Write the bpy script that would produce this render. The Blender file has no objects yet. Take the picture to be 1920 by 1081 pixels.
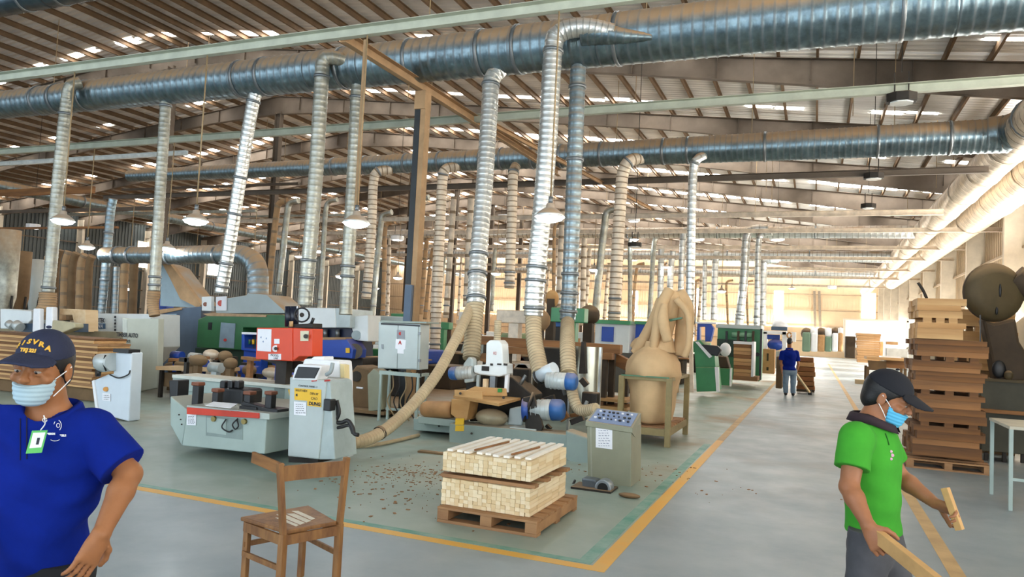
import bpy, bmesh, math, random
import numpy as np
from mathutils import Vector, Matrix, Euler
SC=bpy.context.scene; COL=SC.collection
# ---------------------------------------------------------------- camera
HC=1.62; FPX=1380.0
AR=Vector((0.9238,0.3797,0.0481)).normalized()
def _axes(yaw,pitch,roll):
    cy,sy,cp,sp=math.cos(yaw),math.sin(yaw),math.cos(pitch),math.sin(pitch)
    f=Vector((-sy*cp,cy*cp,sp)); r=Vector((cy,sy,0)); u=r.cross(f)
    c,s=math.cos(roll),math.sin(roll)
    return c*r+s*u, -s*r+c*u, f
CR,CU,CF=_axes(math.radians(22.47),math.radians(2.96),math.radians(2.76))
CP=Vector((0,0,HC))
cam=bpy.data.objects.new('camera',bpy.data.cameras.new('camera')); COL.objects.link(cam)
cam.data.sensor_width=36; cam.data.lens=FPX/1920*36; cam.data.clip_start=.05; cam.data.clip_end=400
cam.matrix_world=Matrix(((CR.x,CU.x,-CF.x,CP.x),(CR.y,CU.y,-CF.y,CP.y),(CR.z,CU.z,-CF.z,CP.z),(0,0,0,1)))
SC.camera=cam
SC.view_settings.view_transform='Standard'; SC.view_settings.look='None'; SC.view_settings.gamma=1
SC.view_settings.use_curve_mapping=False; SC.view_settings.exposure=0.15
# ---------------------------------------------------------------- world and sun
W=bpy.data.worlds.new('sky'); SC.world=W; W.use_nodes=True
W.node_tree.nodes['Background'].inputs[0].default_value=(.80,.90,1,1)
W.node_tree.nodes['Background'].inputs[1].default_value=2.2
sun=bpy.data.objects.new('sun',bpy.data.lights.new('sun','SUN')); COL.objects.link(sun)
sun.data.energy=9; sun.data.angle=.02; sun.data.color=(1,.93,.82)
sun.rotation_euler=Vector((-math.cos(math.radians(25)),0.12,-math.sin(math.radians(25)))).to_track_quat('-Z','Y').to_euler()
SKYLIGHT=24.0; WINDOW=9.0
for i in range(5):
    l=bpy.data.lights.new('fill_light','AREA'); l.shape='RECTANGLE'; o=bpy.data.objects.new('fill_light',l); COL.objects.link(o)  # added area fills that brighten floor and roof, no fittings of the hall
    if i==0: l.size,l.size_y,l.energy,l.color=16,4,520,(.74,.87,1); o.location=(-11,-7.5,2.1); d=Vector((-.1,1,.5))
    elif i==1: l.size,l.size_y,l.energy,l.color=11,3.5,420,(1,.93,.84); o.location=(6.0,2,1.8); d=Vector((-.55,.6,1))
    elif i==4: l.size,l.size_y,l.energy,l.color=34,.9,4200,(1,.94,.86); o.location=(6.0,9,4.9); d=Vector((-.5,0,.86))  # strip added to brighten the right roof; the wall behind is closed
    elif i==2: l.size,l.size_y,l.energy,l.color=60,4,6500,(1,.92,.82); o.location=(6.0,52,2.6); d=Vector((-.8,0,.8))
    else: l.size,l.size_y,l.energy,l.color=46,4,15000,(1,.92,.82); o.location=(-22,84.5,2.6); d=Vector((0,-.8,.8))  # added to brighten the far hall; the far wall has no gate
    o.rotation_euler=d.to_track_quat('-Z','Y').to_euler()
# ---------------------------------------------------------------- helpers
def pix(x,y,Y=None,Z=None,X=None):
    d=CF+CR*((x-960)/FPX)+CU*((540.5-y)/FPX)
    if Y is not None: t=Y/d.y
    elif Z is not None: t=(Z-HC)/d.z
    else: t=X/d.x
    return CP+d*t
def srgb(h):
    h=h.lstrip('#'); v=[int(h[i:i+2],16)/255 for i in (0,2,4)]
    return tuple((c/12.92 if c<=.04045 else ((c+.055)/1.055)**2.4) for c in v)
ORD='first second third fourth fifth sixth seventh eighth ninth tenth eleventh twelfth thirteenth fourteenth fifteenth sixteenth seventeenth eighteenth nineteenth twentieth'.split()
DUST=srgb('a98b68')
_m={}
def M(name,col,rough=.5,metal=0.,var=.12,scale=3.,dust=0.,bump=0.,bscale=40.,col2=None,dz=(.25,.6),stretch=None,emit=None,spec=.5,dustcol=None,alpha=None):
    if name in _m: return _m[name]
    if isinstance(col,str): col=srgb(col)
    m=bpy.data.materials.new(name); m.use_nodes=True; nt=m.node_tree; N=nt.nodes; L=nt.links
    b=N['Principled BSDF']; b.inputs['Roughness'].default_value=rough; b.inputs['Metallic'].default_value=metal
    b.inputs['Specular IOR Level'].default_value=spec
    if emit:
        b.inputs['Emission Color'].default_value=(*emit[0],1); b.inputs['Emission Strength'].default_value=emit[1]
    tc=N.new('ShaderNodeTexCoord'); mp=N.new('ShaderNodeMapping'); L.new(tc.outputs['Object'],mp.inputs[0])
    if stretch: mp.inputs['Scale'].default_value=stretch
    n=N.new('ShaderNodeTexNoise'); n.inputs['Scale'].default_value=scale; n.inputs['Detail'].default_value=5; n.inputs['Roughness'].default_value=.6
    L.new(mp.outputs[0],n.inputs['Vector'])
    cr=N.new('ShaderNodeValToRGB'); L.new(n.outputs[0],cr.inputs[0])
    c1=col; c2=srgb(col2) if isinstance(col2,str) else col2
    if c2 is None: c1=tuple(max(0,c*(1-var)) for c in col); c2=tuple(min(1,c*(1+var)) for c in col)
    cr.color_ramp.elements[0].position=.35; cr.color_ramp.elements[1].position=.65
    cr.color_ramp.elements[0].color=(*c1,1); cr.color_ramp.elements[1].color=(*c2,1)
    out=cr.outputs[0]
    if dust>0:
        g=N.new('ShaderNodeNewGeometry'); s=N.new('ShaderNodeSeparateXYZ'); L.new(g.outputs['Normal'],s.inputs[0])
        mr=N.new('ShaderNodeMapRange'); L.new(s.outputs['Z'],mr.inputs[0]); mr.inputs[1].default_value=dz[0]; mr.inputs[2].default_value=dz[1]
        n2=N.new('ShaderNodeTexNoise'); n2.inputs['Scale'].default_value=1.7; n2.inputs['Detail'].default_value=4; L.new(tc.outputs['Object'],n2.inputs['Vector'])
        m2=N.new('ShaderNodeMapRange'); L.new(n2.outputs[0],m2.inputs[0]); m2.inputs[1].default_value=.3; m2.inputs[2].default_value=.6; m2.inputs[3].default_value=dust*.45; m2.inputs[4].default_value=min(1,dust)
        mu=N.new('ShaderNodeMath'); mu.operation='MULTIPLY'; L.new(mr.outputs[0],mu.inputs[0]); L.new(m2.outputs[0],mu.inputs[1])
        mx=N.new('ShaderNodeMix'); mx.data_type='RGBA'; L.new(mu.outputs[0],mx.inputs[0]); L.new(out,mx.inputs[6]); mx.inputs[7].default_value=(*(dustcol or DUST),1)
        out=mx.outputs[2]
        if metal>0:
            me=N.new('ShaderNodeMath'); me.operation='SUBTRACT'; me.use_clamp=True; me.inputs[0].default_value=metal; L.new(mu.outputs[0],me.inputs[1]); L.new(me.outputs[0],b.inputs['Metallic'])
        ra=N.new('ShaderNodeMix'); ra.data_type='FLOAT'; L.new(mu.outputs[0],ra.inputs[0]); ra.inputs[2].default_value=rough; ra.inputs[3].default_value=.9; L.new(ra.outputs[0],b.inputs['Roughness'])
    L.new(out,b.inputs['Base Color'])
    if bump>0:
        n3=N.new('ShaderNodeTexNoise'); n3.inputs['Scale'].default_value=bscale; n3.inputs['Detail'].default_value=3; L.new(mp.outputs[0],n3.inputs['Vector'])
        bp=N.new('ShaderNodeBump'); bp.inputs['Strength'].default_value=bump; bp.inputs['Distance'].default_value=.01; L.new(n3.outputs[0],bp.inputs['Height']); L.new(bp.outputs[0],b.inputs['Normal'])
    _m[name]=m; return m
def E(name,col,s):
    return M(name,(.8,.8,.8),emit=(col,s))
def rotm(rx=0,ry=0,rz=0): return Euler((rx,ry,rz)).to_matrix()
class MB:
    """collects faces; build() links them as one mesh object"""
    def __init__(s): s.v=[]; s.f=[]; s.sm=[]; s.mi=[]; s.cur=0
    def add(s,vs,fs,smooth=False):
        n=len(s.v); s.v+= [tuple(v) for v in vs]; s.f+=[tuple(i+n for i in f) for f in fs]; s.sm+=[smooth]*len(fs); s.mi+=[s.cur]*len(fs); return s
    def box(s,c,d,R=None):
        x,y,z=d[0]/2,d[1]/2,d[2]/2; c=Vector(c)
        vs=[Vector((i*x,j*y,k*z)) for k in(-1,1) for j in(-1,1) for i in(-1,1)]
        if R is not None: vs=[R@v for v in vs]
        return s.add([c+v for v in vs],[(0,2,3,1),(4,5,7,6),(0,1,5,4),(2,6,7,3),(0,4,6,2),(1,3,7,5)])
    def bb(s,x0,x1,y0,y1,z0,z1): return s.box(((x0+x1)/2,(y0+y1)/2,(z0+z1)/2),(x1-x0,y1-y0,z1-z0))
    def bar(s,a,b,w,h,up=(0,0,1)):
        a,b=Vector(a),Vector(b); d=(b-a); L=d.length; d.normalize(); up=Vector(up)
        if abs(d.dot(up))>.98: up=Vector((0,1,0))
        sx=d.cross(up).normalized(); uz=sx.cross(d)
        R=Matrix((sx,d,uz)).transposed(); return s.box((a+b)/2,(w,L,h),R)
    def prism(s,poly,axis,a,b):
        """poly: list of 2D points; extruded along axis ('x','y','z') from a to b"""
        def p(u,v,w): return {'x':(w,u,v),'y':(u,w,v),'z':(u,v,w)}[axis]
        n=len(poly); vs=[p(u,v,a) for u,v in poly]+[p(u,v,b) for u,v in poly]
        ar=sum(poly[i][0]*poly[(i+1)%n][1]-poly[(i+1)%n][0]*poly[i][1] for i in range(n))
        fl=(ar>0)!=(axis=='y')
        f=[tuple(range(n))[::-1],tuple(range(n,2*n))]+[(i,(i+1)%n,(i+1)%n+n,i+n) for i in range(n)]
        if not fl: f=[q[::-1] for q in f]
        return s.add(vs,f)
    def tube(s,pts,rad,n=12,caps=True,smooth=True):
        pts=[Vector(p) for p in pts]; rad=rad if hasattr(rad,'__len__') else [rad]*len(pts)
        t0=(pts[1]-pts[0]).normalized(); up=Vector((0,0,1)) if abs(t0.z)<.9 else Vector((0,1,0))
        sx=t0.cross(up).normalized(); vs=[]; P=len(pts)
        for i,p in enumerate(pts):
            t=(pts[min(i+1,P-1)]-pts[max(i-1,0)]); 
            t=t.normalized() if t.length>1e-9 else t0
            sx=(sx-t*sx.dot(t)).normalized(); uy=sx.cross(t)
            for k in range(n):
                a=2*math.pi*k/n; vs.append(p+(sx*math.cos(a)+uy*math.sin(a))*rad[i])
        fs=[(i*n+k,i*n+(k+1)%n,(i+1)*n+(k+1)%n,(i+1)*n+k) for i in range(P-1) for k in range(n)]
        b=len(s.v); s.add(vs,fs,smooth)
        if caps:
            s.f+=[tuple(b+k for k in range(n))[::-1],tuple(b+(P-1)*n+k for k in range(n))]; s.sm+=[False]*2; s.mi+=[s.cur]*2
        return s
    def cyl(s,a,b,r,n=16,r2=None,caps=True): return s.tube([a,b],[r,r if r2 is None else r2],n,caps)
    def rib(s,path,r,step,n=16,amp=.04,r2=None,sub=5):
        """tube along a smooth path with raised seams every `step`"""
        pts=resample(path,step/sub); rr=[]
        for i in range(len(pts)):
            q=r+( (r2 or r)-r)*i/max(1,len(pts)-1); rr.append(q*(1+(amp if i%sub==0 else 0)))
        b=len(s.mi); s.tube(pts,rr,n)
        for i in range(len(pts)-1):
            if i%sub==0: s.mi[b+i*n:b+(i+1)*n]=[1]*n
        return s
    def ell(s,c,r,n=16,m=10,R=None):
        c=Vector(c); vs=[]
        for j in range(m+1):
            t=math.pi*j/m
            for i in range(n):
                a=2*math.pi*i/n; v=Vector((r[0]*math.sin(t)*math.cos(a),r[1]*math.sin(t)*math.sin(a),r[2]*math.cos(t)))
                vs.append(c+(R@v if R is not None else v))
        return s.add(vs,[(j*n+i,(j+1)*n+i,(j+1)*n+(i+1)%n,j*n+(i+1)%n) for j in range(m) for i in range(n)],True)
    def lathe(s,prof,c=(0,0,0),axis='z',n=24,smooth=True):
        c=Vector(c); vs=[]
        for r,h in prof:
            for i in range(n):
                a=2*math.pi*i/n; x,y=r*math.cos(a),r*math.sin(a)
                vs.append(c+Vector({'z':(x,y,h),'x':(h,x,y),'y':(y,h,x)}[axis]))
        k=len(prof)
        return s.add(vs,[(j*n+i,j*n+(i+1)%n,(j+1)*n+(i+1)%n,(j+1)*n+i) for j in range(k-1) for i in range(n)],smooth)
    def mesh(s,name,mats):
        me=bpy.data.meshes.new(name); me.from_pydata(s.v,[],s.f); me.polygons.foreach_set('use_smooth',s.sm); me.polygons.foreach_set('material_index',s.mi)
        for m in (mats if isinstance(mats,(list,tuple)) else [mats]): me.materials.append(m)
        if len(me.materials)==1 and 1 in s.mi: me.materials.append(SEAM.get(me.materials[0].name,me.materials[0]))
        me.update(); return me
    def build(s,name,mats,parent=None,bevel=0,loc=None,**pr):
        o=bpy.data.objects.new(name,s.mesh(name,mats)); COL.objects.link(o)
        if parent: o.parent=parent
        if loc: o.location=loc
        if bevel:
            b=o.modifiers.new('b','BEVEL'); b.width=bevel; b.segments=2; b.limit_method='ANGLE'
        for k,v in pr.items(): o[k]=v
        return o
def resample(path,step):
    p=[Vector(q) for q in path]; d=[0]
    for i in range(1,len(p)): d.append(d[-1]+(p[i]-p[i-1]).length)
    n=max(2,int(d[-1]/step)); out=[]; j=0
    for i in range(n+1):
        t=d[-1]*i/n
        while j<len(d)-2 and d[j+1]<t: j+=1
        q=(t-d[j])/max(1e-9,d[j+1]-d[j]); out.append(p[j].lerp(p[j+1],min(1,q)))
    return out
def curve(pts,k=8):
    """Catmull-Rom through the points"""
    p=[Vector(q) for q in pts]; p=[2*p[0]-p[1]]+p+[2*p[-1]-p[-2]]; out=[]
    for i in range(1,len(p)-2):
        for j in range(k):
            t=j/k; a,b,c,d=p[i-1:i+3]
            out.append(.5*((2*b)+(-a+c)*t+(2*a-5*b+4*c-d)*t*t+(-a+3*b-3*c+d)*t**3))
    out.append(p[-2]); return out
def thing(name,label,cat,loc=(0,0,0),rz=0,group=None):
    o=bpy.data.objects.new(name,None); COL.objects.link(o); o.location=loc; o.rotation_euler=(0,0,rz); o.empty_display_size=.1
    o['label']=label; o['category']=cat
    if group: o['group']=group
    return o
def tag(o,label,cat,group=None):
    o['label']=label; o['category']=cat
    if group: o['group']=group
    return o
def struct(name):
    o=bpy.data.objects.new(name,None); COL.objects.link(o); o['kind']='structure'; return o
def dup(root,loc,rz=None,label=None,group=None,scale=None):
    def cp(o,par):
        c=o.copy(); COL.objects.link(c); c.parent=par
        for ch in kids.get(o.name,[]): cp(ch,c)
        return c
    kids={}
    st=[root]
    while st:
        q=st.pop(); kids[q.name]=[x for x in q.children]; st+=kids[q.name]
    r=cp(root,None); r.location=loc
    if rz is not None: r.rotation_euler=(0,0,rz)
    if label: r['label']=label
    if group: r['group']=group
    if scale: r.scale=scale
    return r
def text(s,size,mat,parent,loc,rot,name='lettering',ext=.0008,sx=1,align='CENTER',bold=0):
    c=bpy.data.curves.new(name,'FONT'); c.body=s; c.size=size; c.extrude=ext; c.align_x=align; c.align_y='CENTER'; c.resolution_u=2; c.offset=bold
    o=bpy.data.objects.new(name,c)
    dg=bpy.context.evaluated_depsgraph_get(); COL.objects.link(o); dg.update(); me=bpy.data.meshes.new_from_object(o.evaluated_get(dg)); bpy.data.objects.remove(o)
    me.materials.clear(); me.materials.append(mat); o=bpy.data.objects.new(name,me); COL.objects.link(o); o.parent=parent; o.location=loc; o.rotation_euler=rot; o.scale=(sx,1,1); return o
RZ=math.radians
# ---------------------------------------------------------------- materials
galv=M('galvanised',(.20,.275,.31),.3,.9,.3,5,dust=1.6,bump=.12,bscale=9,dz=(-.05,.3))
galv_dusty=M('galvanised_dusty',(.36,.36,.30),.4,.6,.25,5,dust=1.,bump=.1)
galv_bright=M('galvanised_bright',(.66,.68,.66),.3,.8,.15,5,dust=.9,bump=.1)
SEAM={}
galv_warm=M('galvanised_warm',(.66,.57,.45),.5,.35,.2,4,dust=.9)
hose=M('dusty_hose','b8a888',.75,0,.15,6,dust=.5)
seam_d=M('seam_dark',(.17,.21,.23),.4,.7,.2,5,dust=.8,dz=(.0,.4)); seam_w=M('seam_dusty','8b7860',.7,.1,.2,5); seam_g=M('seam_grey',(.36,.37,.34),.4,.6,.2,5,dust=.8); seam_h=M('hose_groove','97876b',.85,0,.2,5)
SEAM.update({'galvanised':seam_d,'galvanised_dusty':seam_g,'galvanised_bright':seam_g,'galvanised_warm':seam_w,'dusty_hose':seam_h,'wood_dust_steel':seam_w})
hose_warm=M('dusty_hose_warm','9a8367',.8,0,.15,6,dust=.5)
clampm=M('clamp_metal',(.22,.24,.25),.4,.7,.1,8)
steel_green=M('painted_channel','b9bfae',.5,.1,.12,3,dust=.8,dustcol=srgb('8b7a60'))
steel_dusty=M('dusty_rafter_steel','62574b',.7,.1,.2,1.2,dust=1.)
steel_dark=M('dark_column_steel','23282a',.5,.2,.25,3)
purlinm=M('purlin_steel','6d573f',.7,.1,.2,1.5,dust=.9)
beige_dust=M('wood_dust_steel','a68763',.85,0,.15,3)
rodm=M('rod_steel','a08a68',.6,.2,.2,6)
foil=M('roof_foil',(.54,.54,.53),.42,.25,.3,.6,col2=(.86,.86,.84),stretch=(.25,1.2,1),bump=.5,bscale=2.2)
white_mach=M('white_machine_paint','dfe6e6',.35,0,.05,2,dust=.45)
grey_mach=M('pale_grey_machine_paint','b4c0bf',.4,0,.06,2,dust=.4)
mint=M('mint_grey_paint','9fb0aa',.45,0,.08,2,dust=.5)
dgreen=M('green_machine_paint','2f6a40',.4,0,.12,2,dust=.7)
mgreen=M('mid_green_paint','3f8a5a',.4,0,.1,2,dust=.5)
navy=M('slate_blue_paint','44566a',.45,0,.12,2,dust=.7)
bluem=M('blue_machine_paint','1c47a8',.35,0,.12,2,dust=.3)
motor_blue=M('motor_blue','2f64a4',.35,0,.15,3,dust=.5)
motor_grey=M('motor_grey','b9c2c2',.35,.2,.08,3,dust=.5)
orange=M('orange_paint','d9461f',.4,0,.08,2,dust=.15)
redm=M('red_paint','c8361c',.4,0,.1,3)
blackm=M('black_plastic','15171a',.4,0,.2,4)
darkm=M('dark_iron','2c2823',.6,.3,.3,5,dust=.6)
olive=M('olive_grey_paint','8b8d78',.45,.1,.1,2,dust=.4)
yellow=M('yellow_sticker','e6b82c',.5,0,.05,4)
paper=M('paper','e9ecf2',.7,0,.03,4)
inkm=M('ink','22252c',.6,0,.05,4)
redink=M('red_ink','b8322c',.6,0,.05,4)
whitem=M('white_plastic','eceff2',.4,0,.04,4)
wood=M('fresh_pine','e8cfa8',.7,0,.1,7,col2='d9b98c',stretch=(1,.12,1))
wood2=M('pallet_wood','8a6341',.75,0,.2,5,col2='ab8259',stretch=(.2,1,1))
wood3=M('brown_board_wood','74502f',.7,0,.2,4,col2='a06f40',stretch=(.15,1,2))
wood4=M('tan_plywood','c99f68',.65,0,.1,4,col2='b5874f',stretch=(.3,1,1))
crate_w=M('pale_crate_wood','bb8f5c',.7,0,.18,3,col2='d5ad78',stretch=(.2,1,3))
crate_d=M('weathered_shaded_crate_wood','5f4026',.75,0,.2,3,col2='85592f',stretch=(.2,1,3))  # weathered brown, darkened in the colour for the shade on the right stack
carton=M('carton_board','c39a6c',.8,0,.1,3,col2='b08455')
cloth=M('filter_bag_cloth','c9ab82',.9,0,.08,3,bump=.3,bscale=5)
cloth_dark=M('brown_dust_cloth','6f583c',.85,0,.2,2,dust=.4)
floor_dust=M('sawdust','b59877',.95,0,.15,8)
rubber=M('black_cable','1b1b1c',.5,0,.1,4)
# ---------------------------------------------------------------- the hall
RX,RZT,SL=-24.0,12.1,.115            # ridge line, ridge height, roof slope
XR,XL,YF,YN=6.2,-54.2,84.96,-8.0
RAFT=[2.41+6.35*k for k in range(14)]  # frame planes along the hall
def roofz(x): return RZT-SL*abs(x-RX)
# floor: one slab with a painted zone boundary
def floor_mat():
    m=bpy.data.materials.new('painted_concrete'); m.use_nodes=True; N=m.node_tree.nodes; L=m.node_tree.links; b=N['Principled BSDF']
    g=N.new('ShaderNodeTexCoord'); 
    def noise(sc,det=5,rg=.6):
        n=N.new('ShaderNodeTexNoise'); n.inputs['Scale'].default_value=sc; n.inputs['Detail'].default_value=det; n.inputs['Roughness'].default_value=rg; L.new(g.outputs['Object'],n.inputs['Vector']); return n.outputs[0]
    def mr(src,a,c,lo=0,hi=1):
        q=N.new('ShaderNodeMapRange'); L.new(src,q.inputs[0]); q.inputs[1].default_value=a; q.inputs[2].default_value=c; q.inputs[3].default_value=lo; q.inputs[4].default_value=hi; return q.outputs[0]
    def mix(fac,a,c):
        q=N.new('ShaderNodeMix'); q.data_type='RGBA'; L.new(fac,q.inputs[0])
        for i,v in ((6,a),(7,c)):
            if isinstance(v,tuple): q.inputs[i].default_value=(*v,1)
            else: L.new(v,q.inputs[i])
        return q.outputs[2]
    def math_(op,a,c):
        q=N.new('ShaderNodeMath'); q.operation=op
        for i,v in ((0,a),(1,c)):
            if isinstance(v,(int,float)): q.inputs[i].default_value=v
            else: L.new(v,q.inputs[i])
        return q.outputs[0]
    s=N.new('ShaderNodeSeparateXYZ'); L.new(g.outputs['Object'],s.inputs[0])
    inside=math_('MULTIPLY',math_('LESS_THAN',s.outputs[0],-1.33),math_('GREATER_THAN',s.outputs[1],4.98))
    aisle=mix(mr(noise(.7),.35,.65),srgb('7f8e95'),srgb('929fa4'))
    zone=mix(mr(noise(.6),.35,.65),srgb('82948a'),srgb('99a69b'))
    c=mix(inside,aisle,zone)
    # scuffs and worn specks
    c=mix(math_('MULTIPLY',mr(noise(9,8,.75),.62,.8),.08),c,srgb('5f6b66')); c=mix(math_('MULTIPLY',mr(noise(2.2,8,.7),.5,.8),.25),c,srgb('a9aea8'))
    # sawdust drifts, thick between the machines
    d=mr(noise(.45,6,.6),.5,.68); far=mr(s.outputs[1],5.5,10,.0,.85)
    d=math_('MULTIPLY',d,far); d2=math_('MULTIPLY',d,math_('ADD',math_('MULTIPLY',inside,.7),.3))
    c=mix(d2,c,srgb('a98a68'))
    deep=math_('MULTIPLY',math_('MULTIPLY',mr(s.outputs[0],-4,-8),mr(s.outputs[1],9,13)),mr(noise(.8),.3,.5,.5,.95))
    c=mix(deep,c,srgb('a08260'))
    L.new(c,b.inputs['Base Color'])
    rr=math_('ADD',mr(noise(2.,6),.3,.7,.3,.5),math_('MULTIPLY',d2,.4)); L.new(rr,b.inputs['Roughness'])
    return m
fl=MB().bb(XL-1,XR+14,YN-10,YF+1,-.12,0).build('floor',floor_mat()); fl['kind']='structure'
yl=M('yellow_floor_paint','dfa437',.5,0,.15,5,col2='d8a94e'); yl2=M('worn_yellow_floor_paint','b99a6a',.6,0,.15,3); gl=M('green_floor_paint','4f8d7c',.5,0,.2,4,col2='88a79a')
for (x0,x1,y0,y1,mt,nm) in [(-1.38,-1.27,4.93,12.0,yl,'yellow_line'),(-1.38,-1.27,12.0,60,yl2,'worn_yellow_line'),(-1.50,-1.40,5.05,11.5,gl,'green_line'),
    (-12,-1.38,4.93,5.03,yl,'yellow_line'),(-12,-1.50,5.045,5.12,gl,'green_line'),(.93,1.04,5.0,60,yl2,'worn_yellow_line')]:
    MB().bb(x0,x1,y0,y1,0.0003,.002).build(nm,mt,fl)
# scattered shavings and chips on the floor
random.seed(4)
sm=MB()
for i in range(620):
    if i<360: x,y=random.gauss(-3.75,.45),random.gauss(6.9,.42)
    elif i<420: x,y=random.gauss(-3.3,.5),random.gauss(5.9,.3)
    elif i<520: x,y=random.gauss(1.6,.25),random.gauss(5.2,.35)
    else: x,y=random.gauss(-2.2,.8),random.gauss(8.6,.5)
    w=random.choice((.006,.01,.02,.035)); sm.box((x,y,.004),(w,w*.6,.005),rotm(0,0,random.random()*3))
sm.build('wood_shavings',M('shavings','8f6a48',.9,0,.3,30),fl,kind='stuff')
blocker=struct('sun_block'); MB().bb(XR+.1,XR+12,-9,10,4.75,4.9).build('sun_block_sheet',M('sun_block_grey','9aa09c'),blocker)  # unseen sheet on posts, added outside to keep sun out of the near door
for y in (-8,0,8): MB().bb(XR+11.6,XR+11.8,y-.1,y+.1,0,4.75).build('sun_block_post',steel_dusty,blocker)
# ceiling: rafters, purlins, roof sheets, skylights
ceil=struct('ceiling')
def halfx(side,t): return RX+side*t
for side in (1,-1):
    # roof sheets, one per bay and slope, ribs running down the slope
    mb=MB(); W_=30.3; ny=26; prof=[0,0,.035,.035]
    vs=[];fs=[]
    for j in range(ny*4):
        y=6.35*j/(ny*4-1); h=[0,0,.04,.04][j%4]
        for t in (0,10,20,W_): vs.append((side*t,y,-SL*t-h))
    for j in range(ny*4-1):
        for i in range(3):
            q=(j*4+i,j*4+i+1,(j+1)*4+i+1,(j+1)*4+i); fs.append(q if side<0 else q[::-1])
    mb.add(vs,fs); me=mb.mesh('roof_panel',foil)
    random.seed(5+side); skms=[]
    for v in range(10):
        sk=MB()
        for q in range(29):
            if random.random()<(.72 if side>0 else .5)+(.15 if v>4 else 0):
                a0,a1=.1+q*1.02,.1+(q+1)*1.02-.12; w0=random.uniform(.0,.3); w1=w0+random.uniform(.16,.42)*(1 if v<5 else 2.2)
                sk.add([(side*a0,w0,-.05-SL*a0),(side*a1,w0,-.05-SL*a1),(side*a1,w1,-.05-SL*a1),(side*a0,w1,-.05-SL*a0)],[(0,1,2,3) if side<0 else (0,1,2,3)[::-1]])
        skms.append(sk.mesh('skylight',E('skylight_sheet',(1,.96,.9),SKYLIGHT)))
    for k in range(-2,13):
        y0=2.41+6.35*k
        o=bpy.data.objects.new('roof_panel',me); COL.objects.link(o); o.parent=ceil; o.location=(RX,y0,RZT+.28)
        if k>=1:
            o=bpy.data.objects.new('skylight',skms[k%5+(5 if k>=4 else 0)]); COL.objects.link(o); o.parent=ceil; o.location=(RX,y0+6.35-1.15,RZT+.28)
    # purlins
    pm=MB(); L_=YF-YN
    pm.bb(-.035,.035,0,L_,-.02,0); pm.bb(-.035,-.028,0,L_,-.2,0); pm.bb(-.035,.035,0,L_,-.2,-.19)
    pme=pm.mesh('purlin',purlinm)
    for i in range(1,30):
        o=bpy.data.objects.new('purlin',pme); COL.objects.link(o); o.parent=ceil; x=RX+side*(i*1.02-.6); o.location=(x,YN,roofz(x)+.22)
    # rafters: tapered I-beams
    rm=MB()
    def sect(t0,d0,t1,d1):
        for (w,za,zb) in ((.012,0,1),(.2,-.012,.012),(.2,.988,1.012)):
            vs=[]
            for t,d in ((t0,d0),(t1,d1)):
                zt=-SL*t
                for yy in (-w/2,w/2):
                    vs+= [(side*t,yy,zt-d*(1-za) ),(side*t,yy,zt-d*(1-zb))]
            rm.add(vs,[(0,1,3,2),(4,6,7,5),(0,4,5,1),(2,3,7,6),(0,2,6,4),(1,5,7,3)])
    sect(0,.85,4,.6); sect(4,.6,18,.55); sect(18,.55,30.2,.95)
    for t in [k*2.5+1.2 for k in range(12)]:
        rm.bb(*sorted((side*t,side*(t+.012))),-.09,.09,-SL*t-.6,-SL*t)
    rme=rm.mesh('rafter',steel_dusty)
    for y in RAFT[1:-1]+[2.41-6.35]:
        o=bpy.data.objects.new('rafter',rme); COL.objects.link(o); o.parent=ceil; o.location=(RX,y,RZT)
# flange braces from purlins to rafters (thin hangers)
random.seed(9)
hb=MB()
for y in RAFT[2:12]:
    for k in range(9):
        x=random.uniform(-30,5); z=roofz(x); yy=y-random.uniform(.3,6); l=random.uniform(.8,3.2); hb.bar((x,yy,z+.1),(x,yy,z-l),.018,.018)
hb.build('drop_rod',rodm,ceil,kind='stuff')
# portal columns
cm=MB(); cm.bb(-.15,.15,-.01,.01,0,10.9); cm.bb(-.155,-.14,-.13,.13,0,10.9); cm.bb(.14,.155,-.13,.13,0,10.9)
cme=cm.mesh('column',steel_dusty); colr=struct('trim_1')
for y in RAFT[3:-1]:
    o=bpy.data.objects.new('ridge_column',cme); COL.objects.link(o); o.parent=colr; o.location=(RX,y,0); o.scale=(1,1,1.04)
ecm=MB(); ecm.bb(-.3,.3,-.01,.01,0,8.4); ecm.bb(-.31,-.295,-.12,.12,0,8.4); ecm.bb(.295,.31,-.12,.12,0,8.4); 
side_col=M('pale_column_paint','c9c0ae',.5,.1,.1,2)
ece=ecm.mesh('column',side_col)
for y in RAFT[1:-1]:
    for x in (XR-.35,XL+.35):
        o=bpy.data.objects.new('wall_column',ece); COL.objects.link(o); o.parent=colr; o.location=(x,y,0)
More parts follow.
